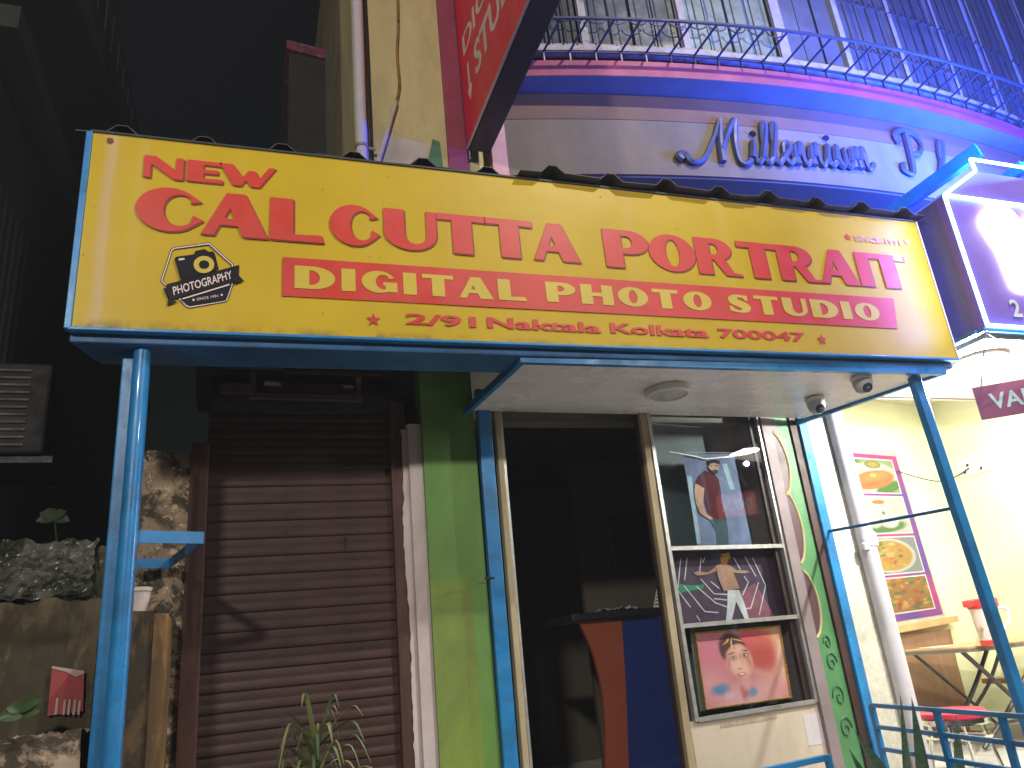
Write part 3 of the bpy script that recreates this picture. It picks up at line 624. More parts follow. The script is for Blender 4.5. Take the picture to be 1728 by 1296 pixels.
# --- flared, wide capitals drawn as outlines (unit height)
def arc(cx, cy, rx, ry, a0, a1, n=14): return [(cx+rx*math.cos(R(a0+(a1-a0)*i/n)), cy+ry*math.sin(R(a0+(a1-a0)*i/n))) for i in range(n+1)]
def ribbon(pts, hw):
    P = smoothline([(a, b, 0) for a, b in pts], 5); W = smoothline([(h, 0, 0) for h in hw], 5); n = len(P); L = []; Rr = []
    for i, p in enumerate(P):
        d = (P[min(i+1, n-1)]-P[max(i-1, 0)]).normalized(); q = Vector((-d.y, d.x, 0)); L.append(((p+q*W[i].x).x, (p+q*W[i].x).y)); Rr.append(((p-q*W[i].x).x, (p-q*W[i].x).y))
    return L+Rr[::-1]
G = {
 'N': (1.42, [[(0, 1), (.40, 1), (1.2, .36), (1.2, 1), (1.42, 1), (1.42, 0), (1.10, 0), (.2, .70), (.2, 0), (0, 0)]]),
 'E': (1.45, [[(0, 0), (0, 1), (1.4, 1), (1.36, .86), (.62, .87), (.62, .58), (1.25, .58), (1.25, .44), (.62, .44), (.62, .13), (1.45, .14), (1.45, 0)]]),
 'W': (2.3, [[(0, 1), (.50, 1), (.95, .36), (1.20, .74), (1.46, .74), (1.66, .36), (2.08, 1), (2.3, 1), (1.64, 0), (1.30, 0), (1.08, .33), (.86, 0), (.56, 0)]]),
 'C': (1.25, [arc(.60, .5, .60, .5, 46, 316, 30)+[(1.22, .30), (1.06, .38)]+arc(.80, .5, .32, .385, 318, 42, 22)+[(1.02, .70), (1.17, .74)]]),
 'G': (1.25, [arc(.60, .5, .60, .5, 46, 300, 30)+[(1.25, .07), (1.25, .47), (.78, .47), (.78, .37), (.86, .36)]+arc(.76, .5, .30, .385, 292, 42, 22)+[(.98, .70), (1.13, .74)]]),
 'A': (1.27, [[(0, 0), (.46, 1), (.82, 1), (1.27, 0), (.80, 0), (.70, .25), (.32, .25), (.22, 0)], [(.385, .38), (.64, .38), (.53, .70)]]),
 'L': (1.1, [[(0, 0), (0, 1), (.46, 1), (.46, .13), (1.06, .15), (1.1, 0)]]),
 'U': (1.18, [[(0, 1), (.44, 1)]+arc(.71, .40, .27, .27, 180, 360, 12)+[(.98, 1), (1.18, 1)]+arc(.59, .40, .59, .40, 360, 180, 18)]),
 'T': (1.15, [[(0, 1), (1.15, 1), (1.15, .86), (.80, .87), (.80, 0), (.36, 0), (.36, .87), (0, .86)]]),
 'P': (1.2, [[(0, 0), (0, 1)]+arc(.66, .69, .54, .31, 90, -90, 16)+[(.45, .38), (.45, 0)], [(.45, .87)]+arc(.58, .69, .20, .18, 90, -90, 12)+[(.45, .51)]]),
 'R': (1.42, [[(0, 0), (0, 1)]+arc(.66, .71, .53, .29, 90, -72, 14)+[(.94, .40), (1.16, .06), (1.42, .04), (1.42, 0), (.90, 0), (.56, .42), (.45, .42), (.45, 0)], [(.45, .88)]+arc(.57, .71, .20, .17, 90, -90, 12)+[(.45, .54)]]),
 'O': (1.3, [arc(.65, .5, .65, .5, 0, 354, 36), arc(.65, .5, .22, .39, 0, 350, 26)]),
 'I': (.45, [[(0, 0), (0, 1), (.45, 1), (.45, 0)]]),
 'D': (1.36, [[(0, 0), (0, 1)]+arc(.60, .5, .76, .5, 90, -90, 22), [(.46, .87)]+arc(.54, .5, .34, .37, 90, -90, 18)+[(.46, .13)]]),
 'S': (1.05, [[(.96, .97), (.96, .70), (.84, .70), (.74, .85), (.56, .88), (.46, .84), (.46, .75), (.58, .68), (.84, .58), (1.00, .44), (1.05, .28), (.96, .10), (.78, .02), (.52, 0), (.26, .03), (.04, .09), (.04, .34), (.16, .34), (.28, .17), (.46, .11), (.60, .14), (.62, .22), (.54, .29), (.26, .40), (.08, .53), (.02, .72), (.10, .88), (.28, .97), (.52, 1.0), (.76, .98)]]),
 'H': (1.35, [[(0, 0), (0, 1), (.45, 1), (.45, .58), (.92, .58), (.92, 1), (1.35, 1), (1.35, 0), (.92, 0), (.92, .44), (.45, .44), (.45, 0)]]),
}
def glyph(ch, u0, u1, z0, z1, th):
    wd, ct = G[ch]; return curve_mesh([[(u0+x/wd*(u1-u0), z0+tz(u0)*.6+y*(z1-z0)) for x, y in c] for c in ct], th, .0012 if ch == 'S' else .0032)
def on_sign(me, d): return place(me, (0, SY-.004-d, 0), (1, 0, 0), (0, 0, 1), (0, -1, 0))
def line(items, z0, z1, m, shadow=True):
    if shadow: part(sg, 'lettering_shadow', on_sign(join([glyph(c, a+.008, b+.008, z0-.006, z1-.006, .001) for c, a, b in items]), 0), darkred_print)
    return part(sg, 'lettering', on_sign(join([glyph(c, a, b, z0, z1, .0014) for c, a, b in items]), .0016 if shadow else .003), m)
line([('N', -.472, -.316), ('E', -.295, -.150), ('W', -.158, .080)], 3.655, 3.762, red_print)
line([('C', -.491, -.219), ('A', -.222, .050), ('L', .066, .296), ('C', .333, .564), ('U', .587, .838), ('T', .848, 1.094), ('T', 1.097, 1.343), ('A', 1.348, 1.597)], 3.387, 3.603, red_print)
line([('P', 1.752, 2.014), ('O', 2.020, 2.300), ('R', 2.312, 2.585), ('T', 2.590, 2.852), ('R', 2.858, 3.138), ('A', 3.142, 3.412), ('I', 3.430, 3.522), ('T', 3.527, 3.808)], 3.378, 3.602, red_print)
part(sg, 'banner', MB().prism([(.119, SY-.004, 3.104), (3.605, SY-.004, 3.122), (3.640, SY-.004, 3.322), (.121, SY-.004, 3.300)], (0, -.0014, 0)), red_print)
def spread(word, u0, u1, gap=.035):
    ws = [G[c][0] for c in word]; k = (u1-u0-gap*(len(word)-1))/sum(ws); x = u0; out = []
    for c, w_ in zip(word, ws): out.append((c, x, x+w_*k)); x += w_*k+gap
    return out
line(spread('DIGITAL', .175, 1.275), 3.145, 3.253, yellow_print, False)
line(spread('PHOTO', 1.388, 2.344), 3.150, 3.256, yellow_print, False)
line(spread('STUDIO', 2.454, 3.495), 3.148, 3.256, yellow_print, False)
def stext(s, u0, u1, z0, z1, m, bold=.03, d=.001, rot=0, name='lettering'):
    return part(sg, name, on_sign(text_mesh(s, u1-u0, z1-z0, .0014, bold, u0, z0), d), m)
stext('2/91', .668, 1.007, 2.995, 3.052, red_print); stext('Naktala', 1.062, 1.662, 2.998, 3.055, red_print); stext('Kolkata', 1.715, 2.292, 3.002, 3.060, red_print); stext('700047', 2.352, 2.918, 3.006, 3.062, red_print)
def star(u, z, r_, n=5):
    return curve_mesh([[(u+rr*math.cos(R(90+i*180/n)), z+rr*math.sin(R(90+i*180/n))) for i in range(2*n) for rr in ((r_ if i % 2 == 0 else r_*.42),)]], .0014)
for u, z in ((.52, 3.010), (3.03, 3.026)): part(sg, 'star', on_sign(star(u, z, .034, 5), .001), red_print)
light_pink = mat('light_pink_print', (.58, .30, .12), .45, .1, 3, .03, 30)  # lighter pink print for the right-hand star and date
for u, z in ((3.42, 3.725), (3.885, 3.737)): part(sg, 'star', on_sign(star(u, z, .028, 5), .001), red_print if u < 3.5 else light_pink)
stext('SINCE-1991', 3.47, 3.83, 3.702, 3.745, light_pink)
# --- camera emblem
def bp(x, y, d=.004): return onY(240+x/8.64, 390+y/8.64, SY-d)
def emb(name, pts, m, d): part(sg, name, MB().prism([bp(x, y, d) for x, y in pts], (0, -.0012, 0)), m)
hexo = [(283, 725), (430, 275), (475, 250), (975, 182), (1315, 490), (1312, 770), (1232, 1005), (1195, 1022), (700, 1106), (640, 1085), (545, 985)]
def loop(pts, hw): 
    P = [Vector((a, b, 0)) for a, b in pts]; n = len(P); c = sum(P, Vector((0, 0, 0)))/n
    return [p+(c-p).normalized()*-hw for p in P], [p+(c-p).normalized()*hw for p in P]
for hw, m_, d in ((20, black_print, .004), (9, pinkwhite_print, .0056)):
    o_, i_ = loop(hexo, hw); mb = MB(); n = len(o_)
    mb.v = [bp(p.x, p.y, d) for p in o_+i_]; mb.f = [(i, (i+1) % n, n+(i+1) % n, n+i) for i in range(n)]
    part(sg, 'emblem_border', mb, m_)
emb('emblem_base', [(560, 1000), (1305, 775), (1225, 1000), (1195, 1012), (700, 1092), (650, 1075)], black_print, .0072)
emb('emblem_camera', [(470, 400), (500, 375), (755, 340), (775, 290), (905, 262), (970, 300), (1035, 298), (1060, 335), (1115, 560), (560, 720)], black_print, .0072)
emb('emblem_lens', [(900+150*math.cos(R(a)), 488+125*math.sin(R(a))) for a in range(0, 360, 12)], yellow_print, .0088)
emb('emblem_lens', [(902+75*math.cos(R(a)), 488+62*math.sin(R(a))) for a in range(0, 360, 15)], black_print, .0104)
emb('emblem_flash', [(528, 410), (540, 400), (610, 394), (622, 405), (612, 418), (535, 430)], pinkwhite_print, .0088)
emb('emblem_ribbon', [(305, 838), (372, 822), (385, 1010), (525, 1030), (366, 1085), (385, 945)], black_print, .0076)
emb('emblem_ribbon', [(1355, 510), (1415, 492), (1405, 640), (1485, 728), (1340, 775), (1350, 740)], black_print, .0076)
emb('emblem_ribbon', [(350, 778), (1360, 508), (1362, 738), (392, 1010)], black_print, .0092)
emb('emblem_line', [(575, 985), (1272, 770), (1272, 790), (600, 995)], pinkwhite_print, .0108)
for x, y in ((748, 1003), (1160, 930)): emb('emblem_dot', [(x+16*math.cos(R(a)), y+16*math.sin(R(a))) for a in range(0, 360, 30)], pinkwhite_print, .0092)
def emb_text(s, p0, p1, ptop, m_, bold, d):
    me = text_mesh(s, 1, 1, .001, bold); a, b, c = bp(*p0, d), bp(*p1, d), bp(*ptop, d)
    part(sg, 'lettering', place(me, a, b-a, c-a, (0, -1, 0)), m_)
emb_text('PHOTOGRAPHY', (462, 935), (1318, 690), (440, 815), pinkwhite_print, .01, .0112)
emb_text('SINCE 1991', (800, 1012), (1108, 962), (792, 975), pinkwhite_print, 0, .0094)

# ================================================================== ceiling lamp and cameras
lp = thing('ceiling_lamp', (2.25, .40, 2.85), 'round white unlit ceiling lamp on the canopy board', 'lamp')
part(lp, 'rim', MB().lathe((2.25, .40, 2.867), [(.128, 0), (.132, -.012), (.128, -.036), (.112, -.042), (.106, -.036)], 40), white_plastic, smooth=True)
part(lp, 'diffuser', MB().lathe((2.25, .40, 2.867), [(.108, -.034), (.06, -.037), (0, -.038)], 40), grey_plastic, smooth=True)
for (cx_, cy_, lab) in ((3.36, .50, 'white dome camera on the canopy board nearer the shop window'), (3.385, .12, 'white dome camera on the canopy board nearer the front edge')):
    cd = thing('security_camera', (cx_, cy_, 2.86), lab, 'camera', 'dome cameras under the canopy')
    part(cd, 'base', MB().lathe((cx_, cy_, 2.868), [(.060, 0), (.062, -.018), (.056, -.026)], 24), white_plastic, smooth=True)
    part(cd, 'dome', MB().lathe((cx_, cy_, 2.868), [(.056, -.024), (.056, -.05), (.046, -.082), (.026, -.100), (0, -.106)], 24), grey_plastic, smooth=True)
    ld = Vector((-.15, -.75, -.55)).normalized(); lc = Vector((cx_, cy_, 2.868-.055))+ld*.036
    part(cd, 'lens', MB().lathe(lc, [(.030, 0), (.030, .012), (.024, .016), (0, .016)], 20, ld), mat('dark_lens', (.05, .055, .09), .15, .1, 5, 0), smooth=True)

# ================================================================== doorway and dark room
dw = thing('doorway', (1.8, .87, .62), 'open shop doorway with cream wooden jambs and dark room behind', 'doorway')
cj = mat('cream_jamb', (.42, .34, .20), .6, .2, 6, .2, 40, dirt=(.16, .12, .07), damt=.5, stretch=(1, 1, .3))
part(dw, 'jamb', MB().bar((1.345, .86, .62), (1.362, .86, 3.0), .034, .06, (0, 1, 0)), cj, bev=.004)
part(dw, 'jamb', MB().bar((1.378, .875, .62), (1.390, .875, 3.0), .014, .05, (0, 1, 0)), steel)
part(dw, 'jamb', MB().bar((2.278, .865, .62), (2.322, .865, 3.0), .045, .06, (0, 1, 0)), cj, bev=.004)
part(dw, 'jamb_edge', MB().bar((2.250, .885, .62), (2.292, .885, 3.0), .012, .03, (0, 1, 0)), mat('maroon_dark', (.045, .022, .018), .6, .2, 6, .2, 40))
ct = thing('counter', (2.35, 1.6, .62), 'shop counter with curved orange end panel and blue front inside the doorway', 'counter')
orange = mat('orange_laminate', (.30, .075, .04), .45, .1, 4, .03, 40); navy = mat('navy_laminate', (.018, .036, .17), .4, .1, 3, .03, 40)
cur = [onY(*p, 1.60) for p in ((977, 1048), (1000, 1100), (1015, 1160), (1021, 1220), (1022, 1290), (1020, 1400))]
cu2 = [onY(*p, 1.60) for p in ((1064, 1400), (1061, 1290), (1058, 1200), (1054, 1120), (1049, 1046))]
part(ct, 'end_panel', MB().prism(smoothline(cur, 3)+cu2, (0, .03, 0)), orange)
fl = [onY(1049, 1046, 1.605), onY(1190, 1036, 1.605)]
part(ct, 'front_panel', MB().prism([fl[0], onY(1230, 1034, 1.605), onY(1250, 1400, 1.605), onY(1064, 1400, 1.605)], (0, .03, 0)), navy)
zt = cur[0].z
part(ct, 'top', MB().box(1.98, 3.35, 1.54, 2.1, zt+.002, zt+.045), mat('black_counter_top', (.02, .02, .026), .3, .2, 4, .03, 40), bev=.004)
pp = thing('paper_heap', (2.40, 1.66, zt+.045), 'crumpled pale papers lying on the dark counter top', 'papers')
for i in range(5):
    c_ = Vector((2.28+i*.055, 1.62+random.uniform(0, .08), zt+.047)); mb = MB()
    mb.grid(lambda u, v: c_+Vector(((u-.5)*.12, (v-.5)*.10, .004+.035*abs(noise.noise(Vector((u*4+i, v*4, i)))))), 6, 6); part(pp, 'sheet', mb, mat('crumpled_paper', (.42, .36, .48), .7, .2, 9, .1, 40), solid=.001)
cs = thing('price_card', (2.66, 1.62, zt+.045), 'white printed card standing on the counter beside the door jamb', 'card')
part(cs, 'card', MB().prism([onY(*p, 1.62) for p in ((1112, 975), (1120, 975), (1119, 1027), (1102, 1029))], (0, .004, 0)), white_plastic)
for i in range(6): part(cs, 'print_line', MB().bar(onY(1110-i*1.0, 990+i*6, 1.617), onY(1116, 989+i*6, 1.617), .006, .001, (0, 1, 0)), black_print)
pf = thing('picture_frame', (2.9, 2.3, 2.3), 'dark picture frame with gold edge on the room wall above the counter', 'picture')
q = [onY(*p, 2.35) for p in ((1026, 872), (1098, 855), (1108, 945), (1039, 958))]
part(pf, 'picture', MB().prism(q, (0, .02, 0)), mat('dark_picture', (.018, .017, .022), .35, .3, 5, .03, 40))
part(pf, 'edge', MB().bar(q[0]+Vector((0, -.006, -.1)), q[3]+Vector((0, -.006, 0)), .010, .01, (0, 1, 0)), gold)
part(bld, 'partition', MB().box(2.45, 3.6, 2.37, 2.42, .62, 3.0), mat('room_wall', (.3, .24, .15)))

# ================================================================== display window (turned 10 degrees)
ds = thing('display_window', B(.47, .62), 'glass display window with twisted metal bars and three photo shelves', 'display case')
def bz(x, y, d=0): return onB(x, y, BP+bn*d, BA)
sl_, sr_ = .015, .955
part(ds, 'base_panel', MB().frame(BP, bu, bn, UZ, -.03, 1.30, -.05, .0, .3, 1.09), cream_wall)
part(ds, 'side_board', MB().prism([B(.004, 1.09, -.012), B(.024, 1.09, -.012), B(.175, 1.09, -.26), B(.155, 1.09, -.26)], (0, 0, 1.9)), mat('display_back', (.11, .135, .14), .7, .35, 2.5, .1, 30))
part(ds, 'water_stain', MB().frame(BP, bu, bn, UZ, .18, .62, .0005, .002, 1.035, 1.062), mat('peeled_plaster', (.40, .31, .23), .9, .3, 20, .5, 30))
part(ds, 'white_patch', MB().frame(BP, bu, bn, UZ, .83, 1.02, .0005, .002, .86, 1.03), mat('patch_white', (.55, .50, .52), .8, .1, 5, .1, 30))
fb = MB()
for s0, s1 in ((-.004, .022), (.948, .972)): part(ds, 'stile', MB().frame(BP, bu, bn, UZ, s0, s1, -.01, .018, 1.09, 3.0), steel)
for z in (1.095, 1.59, 2.03): 
    part(ds, 'shelf_bar', MB().frame(BP, bu, bn, UZ, .022, .948, -.008, .016, z-.012, z+.012), steel)
    for i in range(30): pass
part(ds, 'top_bar', MB().frame(BP, bu, bn, UZ, .022, .948, -.01, .016, 2.93, 2.98), steel)
for z in (1.595, 2.035): part(ds, 'shelf', MB().prism([B(.03, z-.006, -.012), B(.96, z-.006, -.012), B(.96, z-.006, -.24), B(.165, z-.006, -.24)], (0, 0, .009)), mat('grey_shelf', (.12, .12, .13), .4, .1, 5, .03, 40))
gl = glass('thin_glass', ior=1.5)
for z0, z1 in ((1.107, 1.578), (1.602, 2.018), (2.042, 2.93)):
    part(ds, 'pane', MB().add([B(.022, z0, .004), B(.948, z0, .004), B(.948, z1, .004), B(.022, z1, .004)], [(0, 1, 2, 3)]), gl)
part(ds, 'back_board', MB().frame(BP, bu, bn, UZ, .15, .97, -.27, -.245, 1.09, 3.0), mat('display_back', (.11, .135, .14), .7, .35, 2.5, .1, 30))
part(ds, 'side_board', MB().frame(BP, bu, bn, UZ, .973, 1.065, -.26, .030, .62, 3.0), mat('mauve_board', (.21, .165, .17), .6, .2, 4, .1, 30))
part(ds, 'dark_strip', MB().frame(BP, bu, bn, UZ, .90, .946, -.03, -.012, 1.10, 2.93), mat('maroon_dark', (.045, .022, .018)))
def rect_print(root, name, s0, s1, z0, z1, d, m_, th=.002, lean=0): return part(root, name, MB().frame(B(0, 0, d), bu, bn, UZ, s0, s1, 0, th, z0, z1), m_)
def poly_print(root, name, pts, d, m_): return part(root, name, MB().prism([bz(x, y, d) for x, y in pts], bn*.0012), m_)
def cpx(x, y): return (1080+x/5.082, 700+y/5.082)          # coordinates read off an enlargement of the upper pane
def cpy(x, y): return (1080+x/3.926, 900+y/3.926)          # ... and of the lower panes
pm1 = {n: mat(n, c, .85, .3, 9, .02, 40, spec=.12) for n, c in dict(poster_violet=(.16, .19, .30), poster_light=(.30, .40, .47), skin_print=(.45, .27, .20), maroon_print=(.085, .018, .024), hair_print=(.02, .016, .018), trouser_print=(.05, .09, .11), beige_print=(.42, .24, .16), white_print=(.62, .60, .60), wine_print=(.26, .10, .13), orange_print=(.60, .22, .05), pale_skin_print=(.55, .30, .24), rose_print=(.45, .13, .13), teal_print=(.08, .20, .30), peach_print=(.55, .24, .15), dark_violet=(.09, .06, .09), yellow_goggle=(.8, .5, .08)).items()}
d1 = -.07
po = thing('portrait_poster', bz(1220, 920, d1), 'long portrait poster of a standing bearded man in a dark red shirt', 'poster')
poly_print(po, 'sheet', [cpx(365, 340), cpx(800, 335), cpx(960, 1118), cpx(490, 1118)], d1, pm1['poster_violet'])
poly_print(po, 'light_beam', [cpx(700, 420), cpx(745, 420), cpx(815, 640), cpx(770, 640)], d1+.002, pm1['poster_light'])
poly_print(po, 'light_beam', [cpx(400, 520), cpx(440, 530), cpx(520, 1100), cpx(490, 1110)], d1+.002, pm1['poster_light'])
poly_print(po, 'trousers', [cpx(590, 890), cpx(740, 890), cpx(755, 1000), cpx(760, 1116), cpx(665, 1116), cpx(650, 1000)], d1+.003, pm1['trouser_print'])
poly_print(po, 'shirt', [cpx(560, 480), cpx(640, 510), cpx(675, 560), cpx(690, 640), cpx(700, 750), cpx(740, 890), cpx(600, 895), cpx(565, 780), cpx(545, 660), cpx(475, 585), cpx(500, 530)], d1+.005, pm1['maroon_print'])
poly_print(po, 'arm', [cpx(475, 588), cpx(550, 630), cpx(540, 760), cpx(570, 850), cpx(630, 890), cpx(600, 900), cpx(520, 850), cpx(480, 760), cpx(465, 660)], d1+.007, pm1['skin_print'])
poly_print(po, 'face', [cpx(588, 410), cpx(680, 410), cpx(676, 470), cpx(650, 505), cpx(610, 500), cpx(588, 460)], d1+.007, pm1['skin_print'])
poly_print(po, 'hair', [cpx(580, 415), cpx(590, 392), cpx(640, 384), cpx(685, 395), cpx(682, 425), cpx(640, 410), cpx(600, 420), cpx(592, 440)], d1+.009, pm1['hair_print'])
poly_print(po, 'beard', [cpx(590, 455), cpx(610, 478), cpx(640, 470), cpx(668, 478), cpx(655, 510), cpx(620, 508)], d1+.009, pm1['hair_print'])
for x in (612, 655): poly_print(po, 'eye', [cpx(x-10, 436), cpx(x, 431), cpx(x+10, 436), cpx(x, 441)], d1+.009, pm1['hair_print'])
part(po, 'hanging_stick', MB().tube([bz(*cpx(245, 318), d1+.01), bz(*cpx(420, 345), d1+.012), bz(*cpx(560, 378), d1+.012), bz(*cpx(760, 360), d1+.012), bz(*cpx(900, 332), d1+.01)], .007, 6), steel)
part(po, 'string', MB().tube([bz(*cpx(365, 322), d1+.01), bz(*cpx(800, 325), d1+.01)], .003, 5), steel)
# dancer print behind the middle pane
d2 = -.09
dp_ = thing('dancer_print', bz(1220, 1045, d2), 'dark stage print of a dancing man in white trousers and yellow goggles', 'poster')
poly_print(dp_, 'sheet', [cpy(200, 110), cpy(935, 100), cpy(1030, 565), cpy(285, 600)], d2, pm1['dark_violet'])
poly_print(dp_, 'glow', [cpy(640, 400), cpy(760, 330), cpy(900, 560), cpy(700, 575)], d2+.0012, pm1['wine_print'])
poly_print(dp_, 'trousers', [cpy(580, 375), cpy(655, 375), cpy(690, 460), cpy(725, 578), cpy(698, 580), cpy(636, 450), cpy(605, 586), cpy(568, 588), cpy(578, 480)], d2+.004, pm1['white_print'])
poly_print(dp_, 'jacket', [cpy(500, 215), cpy(545, 195), cpy(600, 215), cpy(660, 365), cpy(580, 378), cpy(555, 385), cpy(520, 300)], d2+.006, pm1['beige_print'])
poly_print(dp_, 'arm', [cpy(505, 218), cpy(520, 245), cpy(440, 275), cpy(375, 280), cpy(350, 262), cpy(380, 252), cpy(450, 258)], d2+.005, pm1['beige_print'])
poly_print(dp_, 'arm', [cpy(598, 215), cpy(640, 245), cpy(700, 245), cpy(730, 258), cpy(690, 265), cpy(620, 262)], d2+.005, pm1['beige_print'])
poly_print(dp_, 'head', [cpy(528, 150), cpy(560, 140), cpy(590, 165), cpy(575, 205), cpy(540, 205)], d2+.007, pm1['orange_print'])
poly_print(dp_, 'goggles', [cpy(537, 135), cpy(590, 128), cpy(600, 165), cpy(545, 170)], d2+.009, pm1['yellow_goggle'])
for (a, b, c, d_) in ((270, 165, 250, 370), (312, 160, 295, 310), (405, 165, 395, 255), (430, 160, 415, 195), (620, 160, 665, 240), (695, 155, 768, 285), (745, 160, 832, 345), (832, 345, 790, 540), (785, 325, 735, 495), (735, 495, 690, 500), (690, 285, 718, 325), (718, 325, 680, 410), (250, 375, 335, 490), (290, 345, 430, 518), (430, 518, 520, 525), (372, 350, 500, 460), (500, 460, 585, 490), (400, 300, 490, 400), (490, 400, 578, 405), (375, 545, 398, 580), (470, 320, 525, 365), (490, 432, 580, 442)):
    p, q_ = bz(*cpy(a, b), d2+.003), bz(*cpy(c, d_), d2+.003); part(dp_, 'light_line', MB().bar(p, q_, .007, .001, bn), pm1['white_print'])
poly_print(dp_, 'green_patch', [cpy(242, 332), cpy(330, 345), cpy(425, 340), cpy(420, 365), cpy(270, 395)], d2+.002, mat('emerald_print', (.02, .22, .12), .5))
# bride picture in frame on the lowest shelf
d3 = -.05
bd = thing('bride_picture', bz(1260, 1190, d3), 'framed pink painting-like portrait of a bride with head jewellery', 'picture')
poly_print(bd, 'backing', [cpy(325, 630), cpy(925, 598), cpy(1010, 1095), cpy(400, 1180)], d3-.004, mat('olive_frame', (.10, .09, .06), .5, .2, 6, .05, 40))
P4 = [bz(*cpy(*c), d3) for c in ((360, 662), (918, 614), (995, 1085), (432, 1165))]
def print_canvas(root, name, corners, mname, base, blobs, off, rough=.35, grain=.06, gain=1.0):
    """flat printed picture: soft-edged ellipses (u, v, ru, rv, tilt, softness, colour, strength) on a quad with its own UV map"""
    me = bpy.data.meshes.new(name); vs = [c+off-ORG[root.name] for c in corners]; me.from_pydata(vs, [], [(3, 2, 1, 0)]); uv = me.uv_layers.new(name='UVMap')
    for l_, c in zip(me.loops, ((0, 0), (1, 0), (1, 1), (0, 1))): uv.data[l_.index].uv = c
    k = NT(mname); col = tuple(q*gain for q in base)
    nz = k.n('ShaderNodeTexNoise'); nz.inputs['Scale'].default_value = 9; nz.inputs['Detail'].default_value = 5; k.l(k.co.outputs['UV'], nz.inputs['Vector'])
    sub = k.n('ShaderNodeVectorMath', operation='SUBTRACT'); k.l(nz.outputs['Color'], sub.inputs[0]); sub.inputs[1].default_value = (.5, .5, .5)
    scl = k.n('ShaderNodeVectorMath', operation='SCALE'); k.l(sub.outputs[0], scl.inputs[0]); scl.inputs['Scale'].default_value = grain
    add = k.n('ShaderNodeVectorMath', operation='ADD'); k.l(scl.outputs[0], add.inputs[0]); k.l(k.co.outputs['UV'], add.inputs[1])
    for (u, v, ru, rv, tl_, so_, c, st_) in blobs:
        mp_ = k.n('ShaderNodeMapping', vector_type='TEXTURE'); mp_.inputs['Location'].default_value = (u, v, 0); mp_.inputs['Rotation'].default_value = (0, 0, R(tl_)); mp_.inputs['Scale'].default_value = (ru, rv, 1)
        k.l((add if so_ > .15 else k.co).outputs[0 if so_ > .15 else 'UV'], mp_.inputs[0])
        ln = k.n('ShaderNodeVectorMath', operation='LENGTH'); k.l(mp_.outputs[0], ln.inputs[0])
        col = k.mix(k.ramp(ln.outputs['Value'], [(max(0, 1-so_), st_), (1, 0)]), col, tuple(q*gain for q in c))
    k.l(col, k.b.inputs['Base Color']); k.b.inputs['Roughness'].default_value = rough
    me.materials.append(k.m); o = bpy.data.objects.new(name, me); C.objects.link(o); o.parent = root; return o
HAIR = (.045, .022, .028); SK = (.56, .27, .20); SKL = (.68, .38, .30); RED = (.42, .07, .07)
print_canvas(bd, 'canvas', P4, 'bride_painting', (.46, .16, .17), [
 (.15, .75, .35, .5, 0, .9, (.52, .16, .20), .9), (.1, .3, .3, .3, 0, .9, (.58, .26, .26), .8), (.85, .85, .35, .35, 0, .9, (.62, .26, .09), .9), (.9, .35, .35, .45, 0, .9, (.60, .28, .22), .9), (.5, .1, .5, .25, 0, .9, (.58, .33, .32), .8), (.95, .6, .12, .5, 0, .9, (.66, .42, .32), .7),
 (.70, .70, .26, .30, 15, .35, RED, .85), (.76, .56, .18, .24, 20, .5, (.38, .06, .05), .8), (.66, .90, .25, .14, 0, .6, (.55, .10, .10), .9),
 (.19, .22, .14, .10, 10, .6, (.07, .19, .30), .95), (.55, .14, .09, .10, -20, .6, (.08, .19, .28), .85), (.46, .14, .06, .14, 5, .6, (.36, .06, .08), .8), (.30, .12, .10, .06, 20, .7, (.55, .35, .40), .7),
 (.40, .74, .17, .26, 10, .22, HAIR, .9), (.50, .28, .08, .14, 0, .6, SK, .6),
 (.460, .565, .172, .250, 6, .18, SK, 1), (.42, .50, .09, .14, 6, .8, SKL, .8), (.52, .45, .09, .13, 0, .8, SKL, .6), (.45, .72, .10, .08, 5, .8, SKL, .6), (.565, .57, .05, .2, 6, .8, (.40, .13, .09), .7), (.33, .56, .03, .18, 6, .8, (.42, .15, .11), .7),
 (.385, .615, .060, .040, 5, .5, (.16, .07, .06), .8), (.525, .635, .060, .040, 5, .5, (.16, .07, .06), .8), (.385, .612, .038, .020, 5, .3, (.60, .50, .46), .9), (.527, .632, .038, .020, 5, .3, (.60, .50, .46), .9), (.388, .613, .016, .020, 0, .4, (.02, .015, .015), 1), (.528, .633, .016, .020, 0, .4, (.02, .015, .015), 1),
 (.375, .675, .062, .011, 14, .5, HAIR, .8), (.535, .700, .066, .011, -2, .5, HAIR, .8), (.445, .53, .014, .085, -6, .8, (.66, .36, .28), .8), (.448, .465, .034, .018, 0, .6, (.38, .13, .10), .8),
 (.465, .385, .062, .030, 8, .35, (.42, .05, .06), .95), (.467, .390, .042, .012, 8, .3, (.72, .58, .52), .9), (.415, .745, .012, .018, 0, .3, (.25, .02, .02), .95), (.40, .83, .012, .09, -8, .5, (.66, .40, .10), .9), (.47, .86, .09, .013, -28, .5, (.66, .40, .10), .8), (.345, .85, .07, .013, 42, .5, (.66, .40, .10), .8), (.40, .77, .02, .022, 0, .4, (.70, .46, .14), .9)], bn*.002, .35, .06, 1.15)
for i in range(4):
    a, b = P4[i]+bn*.006, P4[(i+1) % 4]+bn*.006; part(bd, 'frame_edge', MB().bar(a, b, .007, .01, bn), gold)
